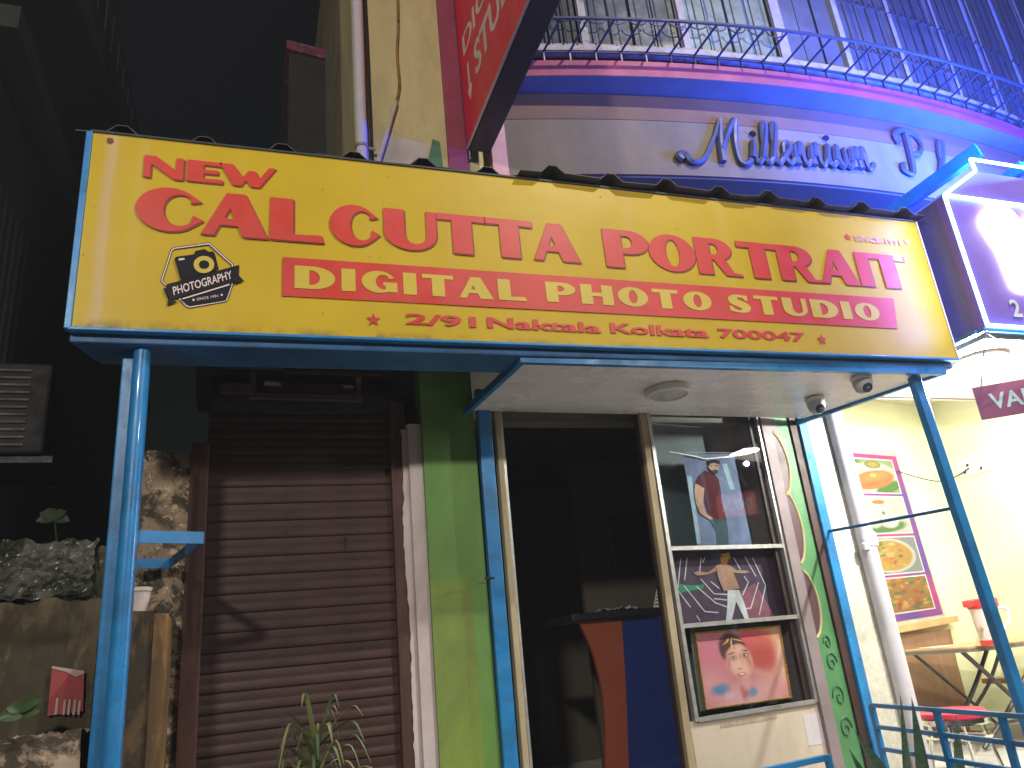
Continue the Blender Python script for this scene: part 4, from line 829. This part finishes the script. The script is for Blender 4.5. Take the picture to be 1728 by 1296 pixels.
# carved strip between the display and the blue post
cv = thing('carved_strip', B(1.15, .3), 'green painted strip with gold-edged maroon scrolls right of the display window', 'ornament')
S0 = 1.065
grn = mat('leaf_green_paint', (.065, .20, .075), .5, .25, 5, .15, 30)
part(cv, 'board', MB().frame(BP, bu, bn, UZ, S0, 1.245, -.10, .02, .3, 3.0), grn)
part(cv, 'dark_edge', MB().frame(BP, bu, bn, UZ, 1.248, 1.315, -.10, .035, .3, 3.0), mat('maroon_dark', (.045, .022, .018)))
mar = mat('maroon_panel', (.07, .03, .04), .5, .2, 4, .1, 30); gld = mat('ochre_edge_paint', (.42, .34, .16), .5, .2, 5, .1, 30)
for zc, hh in ((2.58, .22), (2.15, .24), (1.66, .21)):
    pts = [(S0, zc-hh)]+[(S0+.085*max(0, math.sin(math.pi*i/12))**.6+.0, zc-hh+2*hh*i/12) for i in range(1, 12)]+[(S0, zc+hh)]
    part(cv, 'scroll', MB().prism([B(a, b, .0215) for a, b in pts], bn*.006), mar)
    part(cv, 'scroll_edge', MB().tube([B(a, b, .026) for a, b in pts], .010, 6), gld, smooth=True)
for zc, r_, sgn in ((1.30, .05, 1), (1.10, .055, -1), (.92, .055, 1), (1.42, .035, -1)):
    part(cv, 'swirl', MB().tube([B(S0+.09+sgn*r_*(1-t/22)*math.cos(t*.45), zc+r_*1.3*(1-t/22)*math.sin(t*.45), .022) for t in range(20)], .006, 6), mat('dark_green_swirl', (.03, .09, .04), .5), smooth=True)
part(cv, 'grey_board', MB().frame(BP, bu, bn, UZ, S0+.002, 1.12, .0205, .026, 2.0, 2.9), MATS['mauve_board'])
part(cn, 'wall_post', MB().frame(BP, bu, bn, UZ, 1.318, 1.405, -.05, .055, .13, 3.0), blue_paint, bev=.005)

# ================================================================== eatery next door
rest = thing('eatery', (4.8, 1.2, 0), 'brightly lit open eatery with cream walls right of the photo shop', 'building')
rw = mat('bright_cream_wall', (.76, .77, .52), .7, .06, 3, .08, 30); wood = mat('brown_laminate', (.30, .17, .10), .5, .25, 3, .05, 40, stretch=(3, 3, .4)); wl2 = mat('light_wood', (.55, .34, .16), .45, .2, 5, .05, 40, stretch=(.4, 3, 3))
part(rest, 'column', MB().frame(BP, bu, bn, UZ, 1.41, 1.72, -.35, .0, .13, 3.4), mat('speckled_cream', (.62, .58, .46), .6, .2, 30, .5, 90, dirt=(.35, .32, .25), damt=.5, dscale=6), bev=.01)
part(rest, 'wall', MB().frame(BP, bu, bn, UZ, 1.70, 1.76, -.36, -.02, .13, 3.4), rw)
EP = Vector((3.6, 1.95, 0)); EA = 12; eu = Vector((math.cos(R(EA)), math.sin(R(EA)), 0)); en = Vector((math.sin(R(EA)), -math.cos(R(EA)), 0))
def Ew(x, y, d=0): return onB(x, y, EP+en*d, EA)
SX = 6.62
part(rest, 'back_wall', MB().frame(EP, eu, en, UZ, .2, 3.3, -.1, 0, .5, 3.62), rw)
part(rest, 'side_wall', MB().box(SX, SX+.1, -.3, 2.75, .13, 3.62), rw)
part(rest, 'ceiling', MB().box(4.1, SX+.1, .9, 3.0, 3.56, 3.66), mat('pale_ceiling', (.66, .62, .56), .7, .05, 2, .05, 30))
part(rest, 'soffit', MB().box(4.12, SX+.1, -.15, .9, 3.03, 3.06), MATS['pale_ceiling'])
part(rest, 'soffit', MB().box(4.12, SX+.1, .88, .93, 3.03, 3.6), MATS['pale_ceiling'])
part(rest, 'floor', MB().box(3.95, SX+.1, .3, 3.0, .1, .55), concrete)
w0, w1 = Ew(1480, 1068, .02), Ew(1603, 1045, .02)
part(rest, 'wainscot', MB().prism([Ew(1480, 1075, .02), Ew(1600, 1062, .02), Ew(1612, 1120, .02), Ew(1628, 1180, .02), Ew(1636, 1260, .02), Ew(1640, 1400, .02), Ew(1500, 1400, .02)], en*.02), wood)
part(rest, 'wainscot_ledge', MB().bar(w0+en*.03, w1+en*.03, .10, .05), wl2)
part(rest, 'bench', MB().box(6.05, SX, .6, 2.3, .93, .97), wl2)
part(rest, 'bench_leg', MB().box(6.1, 6.14, 1.2, 1.24, .55, .93), steel)
pi_ = thing('down_pipe', B(1.78, .13), 'fat grey-white drain pipe standing between the cream column and the eatery', 'pipe')
PX = B(1.735, 0, .05)
part(pi_, 'pipe', MB().tube([PX+UZ*.14, PX+UZ*1.2, PX+Vector((-.02, 0, 0))+UZ*3.0], .060, 20), pvc, smooth=True)
part(pi_, 'joint', MB().lathe(PX+UZ*2.05, [(.061, -.05), (.068, -.045), (.068, .04), (.061, .05)], 20), pvc, smooth=True)
part(pi_, 'cement_lump', MB().lathe(PX+UZ*2.0+Vector((-.055, -.03, 0)), [(.0, -.04), (.03, -.02), (.026, .02), (.0, .035)], 10), concrete, smooth=True)
# menu board of four dish photographs
mn = thing('menu_poster', Ew(1500, 1050), 'tall purple-edged poster of four dish photographs on the eatery wall', 'poster')
tl, tr_, brr, bl = Ew(1412, 762, .03), Ew(1512, 770, .03), Ew(1592, 1036, .03), Ew(1478, 1054, .03)
def mp(u, v, d=0): a = tl+(tr_-tl)*u; b = bl+(brr-bl)*u; return a+(b-a)*v+en*d
def mrect(root, name, u0, u1, v0, v1, d, m_): return part(root, name, MB().prism([mp(u0, v0, d), mp(u1, v0, d), mp(u1, v1, d), mp(u0, v1, d)], en*.003), m_)
mrect(mn, 'frame', -.03, 1.04, -.025, 1.03, -.012, mat('cream_frame', (.42, .41, .34), .5))
purple = NT('purple_pink_print'); c_ = purple.mix(purple.ramp(purple.noise(1.6, 1, .5), [(.4, 0), (.6, 1)]), (.08, .03, .22), (.30, .02, .15)); purple.l(c_, purple.b.inputs['Base Color'])
mrect(mn, 'sheet', 0, 1, 0, 1, -.006, purple.m)
def food(name, cols, sc_):
    k = NT(name); v = k.n('ShaderNodeTexVoronoi'); v.inputs['Scale'].default_value = sc_; k.l(k.co.outputs['Object'], v.inputs['Vector'])
    sx = k.n('ShaderNodeSeparateColor'); k.l(v.outputs['Color'], sx.inputs[0]); n = len(cols)
    r_ = k.n('ShaderNodeValToRGB'); r_.color_ramp.interpolation = 'CONSTANT'; e = r_.color_ramp.elements
    while len(e) < n: e.new(.5)
    for i, c in enumerate(cols): e[i].position = i/n; e[i].color = (*c, 1)
    k.l(sx.outputs[0], r_.inputs[0]); k.l(r_.outputs[0], k.b.inputs['Base Color']); return k.m
biry = food('biryani_print', [(.75, .42, .06), (.6, .18, .03), (.8, .6, .25), (.25, .16, .03), (.7, .5, .1), (.12, .22, .03)], 42)
chaat = food('chaat_print', [(.65, .10, .03), (.75, .38, .05), (.2, .35, .04), (.10, .06, .02), (.8, .55, .2), (.35, .08, .02), (.5, .6, .1)], 55)
orp = mat('dosa_print', (.70, .30, .08), .5, .3, 9, .02, 40); lfp = mat('banana_leaf_print', (.10, .32, .05), .5, .3, 9, .02, 40); whp = mat('idli_print', (.72, .72, .66), .5, .06, 9, .02, 40); grp = mat('plate_print', (.5, .52, .45), .5); curry = mat('curry_print', (.62, .22, .05), .5)
vs_ = [(.035, .245), (.275, .495), (.525, .735), (.765, .955)]
YL = (.55, .36, .06); OR = (.55, .20, .05); GR = (.07, .22, .04); WH = (.62, .62, .58); BR = (.18, .07, .02); DK = (.10, .11, .09)
rnd = random.Random(3)
def scatter(n, cols, r0, r1, u0=.5, v0=.5, ru=.5, rv=.5):
    out = []
    for i in range(n):
        a_ = rnd.random()*6.283; q_ = rnd.random()**.5; rr = rnd.uniform(r0, r1); out.append((u0+ru*q_*math.cos(a_), v0+rv*q_*math.sin(a_), rr, rr*rnd.uniform(.5, 1.1), rnd.uniform(0, 90), .5, cols[rnd.randrange(len(cols))], .85))
    return out
dishes = [
 ((.30, .42, .18), [(.1, .9, .3, .2, 0, .5, GR, 1), (.55, .45, .55, .50, 20, .12, WH, 1), (.8, .15, .4, .16, 35, .3, GR, 1), (.52, .38, .50, .28, 24, .15, OR, 1), (.60, .50, .40, .16, 24, .7, (.62, .30, .09), .9), (.45, .25, .3, .06, 24, .7, (.40, .12, .03), .7), (.20, .70, .17, .20, 0, .12, WH, 1), (.20, .70, .11, .14, 0, .3, (.50, .52, .48), .9), (.58, .85, .18, .13, 0, .15, (.20, .24, .10), 1), (.58, .85, .14, .10, 0, .5, YL, 1), (.54, .52, .07, .06, 0, .15, (.70, .55, .20), 1)]),
 ((.60, .60, .58), [(.5, .18, .48, .20, 8, .25, GR, 1), (.50, .85, .18, .10, 0, .15, WH, 1), (.50, .86, .14, .07, 0, .3, (.50, .18, .04), 1), (.30, .40, .20, .30, 10, .25, (.66, .66, .64), 1), (.62, .36, .22, .26, -8, .25, (.70, .70, .68), 1), (.44, .58, .20, .22, 0, .3, (.68, .68, .66), 1), (.46, .34, .03, .22, 5, .8, (.35, .36, .33), .8), (.55, .55, .05, .06, 0, .4, GR, .9), (.15, .62, .06, .12, 30, .5, GR, .8)]),
 ((.24, .28, .30), [(.46, .5, .50, .50, 0, .08, WH, 1), (.46, .5, .45, .45, 0, .12, (.50, .30, .07), 1)]+scatter(46, [YL, OR, BR, (.60, .45, .18), GR, (.45, .12, .03), (.66, .55, .3)], .04, .11, .46, .5, .36, .36)),
 ((.34, .16, .04), scatter(80, [YL, (.50, .07, .02), GR, BR, (.6, .42, .15), (.25, .30, .04), (.62, .25, .05), DK], .04, .10, .5, .5, .62, .62)),
]
for i, (a, b) in enumerate(vs_):
    mrect(mn, 'photo_border', .04, .91, a-.008, b+.008, -.0045, grey_plastic)
    print_canvas(mn, 'photo', [mp(.06, a), mp(.89, a), mp(.89, b), mp(.06, b)], 'dish_print_%d' % i, dishes[i][0], dishes[i][1], en*.0, .4, .05, .5)
# switchboard and cable on the side wall
sw = thing('switch_board', onX(1640, 795, SX), 'white electric switch board on the eatery side wall', 'switch board')
def sx_(x, y, d=0): return onX(x, y, SX-d)
part(sw, 'plate', MB().prism([sx_(1612, 782, .02), sx_(1658, 765, .02), sx_(1672, 793, .02), sx_(1622, 805, .02)], (.02, 0, 0)), white_plastic)
for i, (x, y) in enumerate(((1622, 788), (1632, 785), (1642, 781), (1628, 797), (1650, 778), (1655, 790))): part(sw, 'switch', MB().prism([sx_(x-2, y-2, .024), sx_(x+2, y-3, .024), sx_(x+2, y+2, .024), sx_(x-2, y+3, .024)], (.004, 0, 0)), dark_metal if i % 2 else grey_plastic)
solo('wire', MB().tube(smoothline([sx_(1635, 790, .03), sx_(1615, 803, .05), Ew(1585, 812, .12), Ew(1550, 806, .06), Ew(1515, 795, .05)], 5), .006, 6), dark_metal, 'thin dark wire drooping from the switch board to the menu poster', 'wire', smooth=True)
# folding table, jug, leaflet, stool
tb = thing('folding_table', (5.5, 1.75, .55), 'wood-topped folding table on crossed dark tube legs in the eatery', 'table')
TZ = 1.27; tp = [(5.02, 2.12), (5.06, 1.45), (5.16, 1.37), (5.95, 1.42), (6.3, 1.6), (6.3, 2.2)]
part(tb, 'top', MB().prism([(x, y, TZ-.004) for x, y in tp], (0, 0, .012)), wl2); part(tb, 'edge', MB().prism([(x-.004, y-.004, TZ-.03) for x, y in tp], (0, 0, .024)), mat('grey_edge', (.16, .15, .15), .5))
lg = mat('dark_tube', (.09, .085, .09), .4, .2, 6, .05, 40, metal=.4)
def on(p, q_, r_=.017): part(tb, 'leg', MB().tube(smoothline([p, (Vector(p)+Vector(q_))/2+Vector((.03, 0, -.02)), q_], 4), r_, 10), lg, smooth=True)
on((5.12, 1.55, 1.24), (5.85, 1.60, .57)); on((5.85, 1.5, 1.24), (5.15, 1.62, .57)); on((5.12, 2.02, 1.24), (5.85, 2.0, .57), .012); on((5.9, 2.0, 1.24), (5.2, 2.02, .57)); on((5.45, 1.5, 1.24), (5.5, 2.0, .75), .013)
part(tb, 'stretcher', MB().tube([(5.3, 1.6, .72), (5.7, 1.6, .72)], .012, 8), lg)
jb = onZ(1677, 1088, TZ+.01); jg = thing('water_jug', jb, 'clear plastic water jug with red lid and base on the table', 'jug')
js = .9
part(jg, 'body', MB().lathe(jb, [(.085*js, .03), (.092*js, .10), (.105*js, .26), (.108*js, .27)], 24), mat('clear_plastic', (.72, .62, .58), .3, .08, 5, .02, 30), smooth=True)
part(jg, 'lid', MB().lathe(jb, [(.109*js, .255), (.116*js, .265), (.118*js, .315), (.10*js, .325), (0, .327)], 24), mat('red_plastic', (.62, .05, .05), .35, .1, 5, .02, 30), smooth=True)
part(jg, 'spout', MB().box(jb.x-.16, jb.x-.08, jb.y-.03, jb.y+.03, jb.z+.27, jb.z+.32), MATS['red_plastic'], bev=.01)
part(jg, 'base', MB().lathe(jb, [(0, .0), (.088*js, .0), (.090*js, .035), (.084*js, .036)], 24), MATS['red_plastic'], smooth=True)
part(jg, 'handle', MB().tube(smoothline([jb+Vector((.095, -.02, .25)), jb+Vector((.17, -.04, .24)), jb+Vector((.175, -.04, .16)), jb+Vector((.09, -.02, .08))], 5), .013, 8), white_plastic, smooth=True)
part(jg, 'print', MB().prism([onZ(1649, 1042, TZ+.2), onZ(1656, 1040, TZ+.2), onZ(1659, 1060, TZ+.13), onZ(1652, 1062, TZ+.13)], (0, -.002, 0)), orange)
lf = onZ(1555, 1090, TZ+.012)
solo('leaflet', MB().prism([(5.10, 1.75, TZ+.010), (5.30, 1.70, TZ+.010), (5.45, 2.02, TZ+.010), (5.2, 2.08, TZ+.010)], (0, 0, .003)), mat('leaflet_paper', (.62, .50, .40), .7), 'pale printed leaflet lying at the left end of the table', 'leaflet')
st = thing('stool', (4.36, 1.05, .55), 'round red-seated chrome stool behind the blue railing', 'stool')
sc_ = Vector((4.36, 1.05, .55))
part(st, 'seat', MB().lathe(sc_, [(0, .33), (.185, .33), (.20, .345), (.20, .37), (.18, .385), (0, .39)], 32), mat('red_seat', (.55, .035, .07), .4, .1, 5, .03, 40), smooth=True)
part(st, 'rim', MB().lathe(sc_, [(.195, .30), (.205, .31), (.205, .335), (.19, .335)], 32), chrome, smooth=True)
part(st, 'ring', MB().lathe(sc_, [(.19, .215), (.20, .225), (.19, .235), (.18, .225), (.19, .215)], 32), chrome, smooth=True)
for a in (30, 120, 210, 300): part(st, 'leg', MB().tube([sc_+Vector((.15*math.cos(R(a)), .15*math.sin(R(a)), .33)), sc_+Vector((.21*math.cos(R(a)), .21*math.sin(R(a)), 0))], .012, 8), chrome, smooth=True)

# ================================================================== low blue railings by the steps
rl = thing('step_railing', (3.2, .05, .13), 'low blue pipe railing running out from the column past the snake plant', 'railing')
A_, Bq = Vector((3.30, .56, 0)), Vector((3.05, -.75, 0))
for z in (1.08, .97, .86, .70): part(rl, 'rail', MB().bar(A_+UZ*z, Bq+UZ*z, .022, .022), blue_paint, bev=.003)
for t in (0, .42, .75, 1): 
    p = A_+(Bq-A_)*t; part(rl, 'post', MB().bar(p+UZ*.13, p+UZ*1.08, .028, .028, (0, 1, 0)), blue_paint, bev=.003)
r2 = thing('gate_rail', (2.6, .3, .13), 'short blue rail end in front of the cream panel below the display', 'railing')
part(r2, 'rail', MB().bar((2.30, .33, .885), (2.735, .30, .905), .028, .028), blue_paint, bev=.003)
part(r2, 'post', MB().bar((2.735, .30, .13), (2.735, .30, .918), .028, .028, (0, 1, 0)), blue_paint, bev=.003)
part(r2, 'post', MB().bar((2.30, .33, .13), (2.30, .33, .885), .028, .028, (0, 1, 0)), blue_paint, bev=.003)

# ================================================================== neighbour's LED signboard
ls = thing('led_signboard', (4.9, .3, 3.07), 'glowing eatery signboard outlined with blue-white LED strips', 'sign')
vio = mat('violet_panel', (.22, .14, .55), .4, .15, 3, .05, 30)
FY = -.2
fp = [(4.085, 3.075), (4.085, 3.985), (4.44, 4.215), (7.2, 4.215), (7.2, 3.075)]
part(ls, 'front_panel', MB().prism([(x, FY, z) for x, z in fp], (0, .06, 0)), vio)
part(ls, 'side_panel', MB().box(4.088, 4.14, FY+.062, .85, 3.072, 3.985), mat('violet_side', (.16, .15, .42), .45, .15, 3, .05, 30))
part(ls, 'top_panel', MB().prism([(4.09, FY+.062, 3.987), (4.44, FY+.062, 4.215), (4.44, .7, 4.215), (4.09, .7, 3.987)], (0, 0, -.02)), MATS['violet_side'])
part(ls, 'bottom_frame', MB().bar((4.06, FY+.02, 3.062), (7.2, FY+.02, 3.062), .05, .022), blue_paint); part(ls, 'bottom_frame', MB().bar((4.06, FY+.04, 3.060), (4.06, .9, 3.060), .04, .022), blue_paint)
led = emis('led_blue_white', (.28, .62, 1.0), 14)
def strip(a, b): part(ls, 'led_strip', MB().tube([Vector((a[0], FY-.012, a[1])), Vector((b[0], FY-.012, b[1]))], .011, 6), led)
strip((4.09, 3.085), (4.09, 3.985)); strip((4.09, 3.085), (7.2, 3.085)); strip((4.09, 3.985), (4.44, 4.21)); strip((4.09, 3.985), (7.2, 3.985)); strip((4.44, 4.21), (4.43, 4.30)); strip((4.43, 4.30), (7.2, 4.30))
glow = emis('lit_letters', (1.0, .93, 1.0), 16)
def pos(me): return place(me, (0, FY-.014, 0), (1, 0, 0), (0, 0, 1), (0, -1, 0))
rowl = [arc(4.50, 3.83, .13, .11, 0, 340, 20), arc(4.86, 3.80, .15, .13, 0, 340, 20), [(4.33, 3.78), (4.42, 3.86), (4.66, 3.74), (4.66, 3.37), (4.50, 3.33), (4.42, 3.36), (4.40, 3.62)], [(4.72, 3.74), (5.05, 3.74), (5.05, 3.34), (4.72, 3.34)], [(5.12, 3.9), (5.5, 3.9), (5.5, 3.34), (5.12, 3.34)]]
for ct_ in (rowl[2], rowl[3], rowl[4]): part(ls, 'lit_letter', pos(curve_mesh([ct_], .02)), glow)
for ct_ in (rowl[0], rowl[1]): part(ls, 'lit_letter', place(curve_mesh([ct_], .02), (0, FY-.036, 0), (1, 0, 0), (0, 0, 1), (0, -1, 0)), glow)
part(ls, 'numeral', pos(text_mesh('2', .075, .115, .004, .02, 4.33, 3.155)), mat('numeral_white', (.75, .75, .75), .5))
part(ls, 'stay', MB().bar((4.30, 1.0, 4.24), (4.62, -.16, 4.44), .05, .10), blue_paint); part(ls, 'stay', MB().bar((4.95, 1.0, 4.24), (5.0, -.16, 4.36), .05, .08), blue_paint)
def area(name, loc, target, size, sy, power, col, spread=180):
    l = bpy.data.lights.new(name, 'AREA'); l.shape = 'RECTANGLE'; l.size = size; l.size_y = sy; l.energy = power; l.color = col; l.spread = R(spread)
    o = bpy.data.objects.new(name, l); C.objects.link(o); o.location = loc; o.rotation_euler = (Vector(target)-Vector(loc)).to_track_quat('-Z', 'Y').to_euler(); return o
area('led_top_light', (5.2, -.32, 4.33), (4.7, .5, 6.4), 1.8, .06, 760, (.03, .09, 1.0))
area('led_corner_light', (4.50, -.24, 4.30), (3.2, .6, 5.0), .5, .06, 26, (.05, .12, 1.0))
area('led_side_light', (4.055, -.27, 3.55), (2.4, .05, 3.55), .05, .9, 22, (.24, .28, 1.0))
# hanging board and ceiling lamp of the eatery
hb = thing('hanging_board', onZ(1690, 650, 2.8), 'small violet board lettered VADA hanging on chains under the LED sign', 'sign')
h0, h1 = onZ(1640, 655, 2.80), onZ(1728, 640, 2.80); hd_ = (h1-h0).normalized(); hn = hd_.cross(UZ).normalized(); hw_ = .50
part(hb, 'board', MB().frame(h0, hd_, hn, UZ, 0, hw_, -.006, .006, -.205, 0), mat('violet_board', (.20, .05, .12), .45, .15, 5, .05, 40))
part(hb, 'lettering', place(text_mesh('VADA', .36, .10, .002, .02), h0+hn*.008+hd_*.07-UZ*.155, hd_, UZ, hn), mat('pale_blue_print', (.45, .60, .66), .5))
hk = onZ(1663, 560, 3.055)
for e in (h0+hd_*.05, h0+hd_*.45):
    d_ = e-hk; L = d_.length; n = int(L/.022)
    for i in range(n):
        p = hk+d_*(i/n); q_ = hk+d_*((i+1.15)/n); part(hb, 'chain_link', MB().tube([p, q_], .0045, 5), steel)
# a second board, lettered DOSA, hangs nearer the kerb and shows mirrored in the display glass
mid = bz(1243, 852, .004); inc = (mid-EYE).normalized(); refl = inc-bn*2*inc.dot(bn); D0 = mid+refl*2.5
db = thing('hanging_board', D0, 'red board lettered DOSA mirrored in the display window glass', 'sign')
du = Vector((refl.y, -refl.x, 0)).normalized(); dn = -Vector((refl.x, refl.y, 0)).normalized(); du = -dn.cross(UZ)*-1
du = UZ.cross(dn).normalized()
part(db, 'board', MB().frame(D0, du, dn, UZ, -.18, .18, -.005, .005, -.11, .11), mat('red_board', (.60, .05, .04), .45, .15, 5, .05, 40))
part(db, 'lettering', place(text_mesh('DOSA', .29, .10, .002, .02), D0+dn*.007-du*.145-UZ*.05, du, UZ, dn), white_plastic)
for s_ in (-.15, .15): part(db, 'chain', MB().tube([D0+du*s_+UZ*.11, D0+du*s_*.3+UZ*(3.05-D0.z)], .004, 5), steel)
part(db, 'hook_rail', MB().bar(D0+UZ*(3.05-D0.z)-du*.2, Vector((D0.x+.2, -.2, 3.05)), .02, .02), dark_metal)
el = onZ(1655, 612, 3.0)
cl = thing('eatery_lamp', el, 'glaring round ceiling lamp under the LED sign of the eatery', 'lamp')
part(cl, 'rim', MB().lathe(el+UZ*.03, [(.15, 0), (.155, -.02), (.135, -.035)], 32), white_plastic, smooth=True)
part(cl, 'diffuser', MB().lathe(el+UZ*.03, [(.135, -.033), (.07, -.04), (0, -.041)], 32), emis('lamp_glow', (1, .97, .9), 30), smooth=True)
pl_ = bpy.data.lights.new('eatery_lamp_light', 'POINT'); pl_.energy = 240; pl_.color = (1, .99, .92); pl_.shadow_soft_size = .018
plo = bpy.data.objects.new('eatery_lamp_light', pl_); C.objects.link(plo); plo.location = el-UZ*.11
area('eatery_room_light', (5.6, 1.2, 3.4), (5.6, 1.5, 1.0), 1.2, .1, 62, (1, .99, .88))  # area light without a fixture, added to brighten the eatery room

# ================================================================== unseen street lamps added behind the camera, placed from shadow directions
def added_street_lamp(loc, h, aim, power, col, size, lab):
    t = thing('added_street_lamp', loc, lab, 'lamp', 'added street lamps across the road'); L = Vector(loc)
    part(t, 'pole', MB().tube([L, L+UZ*(h*.7), L+UZ*h], [.08, .065, .05], 12), steel, smooth=True)
    a = (Vector(aim)-L); a.z = 0; a.normalize(); hd2 = L+UZ*h+a*.9
    part(t, 'arm', MB().tube([L+UZ*h, L+UZ*(h+.15)+a*.4, hd2+UZ*.08], .03, 8), steel, smooth=True)
    part(t, 'head', MB().frame(hd2+UZ*.05, a, a.cross(UZ), UZ, -.25, .25, -.11, .11, 0, .07), dark_metal, bev=.02)
    part(t, 'lens', MB().frame(hd2+UZ*.045, a, a.cross(UZ), UZ, -.2, .2, -.08, .08, -.012, 0), emis('lamp_lens', (1, .9, .72), 6))
    l = bpy.data.lights.new('added_street_light', 'SPOT'); l.energy = power; l.color = col; l.shadow_soft_size = size; l.spot_size = R(120); l.spot_blend = .6
    o = bpy.data.objects.new('added_street_light', l); C.objects.link(o); p = hd2-UZ*.08; o.location = p; o.rotation_euler = (Vector(aim)-p).to_track_quat('-Z', 'Y').to_euler()
added_street_lamp((6.4, -9.4, 0), 5.9, (1.2, 0, 2.8), 1050, (1, .95, .90), .25, 'added street lamp on the far kerb right of the camera')
added_street_lamp((-3.6, -9.4, 0), 6.2, (1.2, 0, 3.2), 2450, (1, .94, .87), .25, 'added street lamp on the far kerb left of the camera')
added_street_lamp((4.6, -4.6, 0), 8.2, (1.6, -1.2, 1.5), 1400, (1, .94, .88), .07, 'taller added street lamp on the far kerb to the right')


# ================================================================== thin haze added to lift the blacks and spread the LED glow
hz = MB().box(-14, 14, -13, 18, -1, 13.5)
k = NT('veil_haze'); k.t.nodes.remove(k.b); pv = k.n('ShaderNodeVolumePrincipled'); pv.inputs['Density'].default_value = .0032; pv.inputs['Color'].default_value = (.92, .94, 1, 1); k.l(pv.outputs[0], k.out.inputs['Volume'])
ho = part(None, 'haze', hz, k.m); ho['kind'] = 'stuff'; ho['label'] = 'thin haze added to lift the blacks and veil the lamps'; ho['category'] = 'haze'
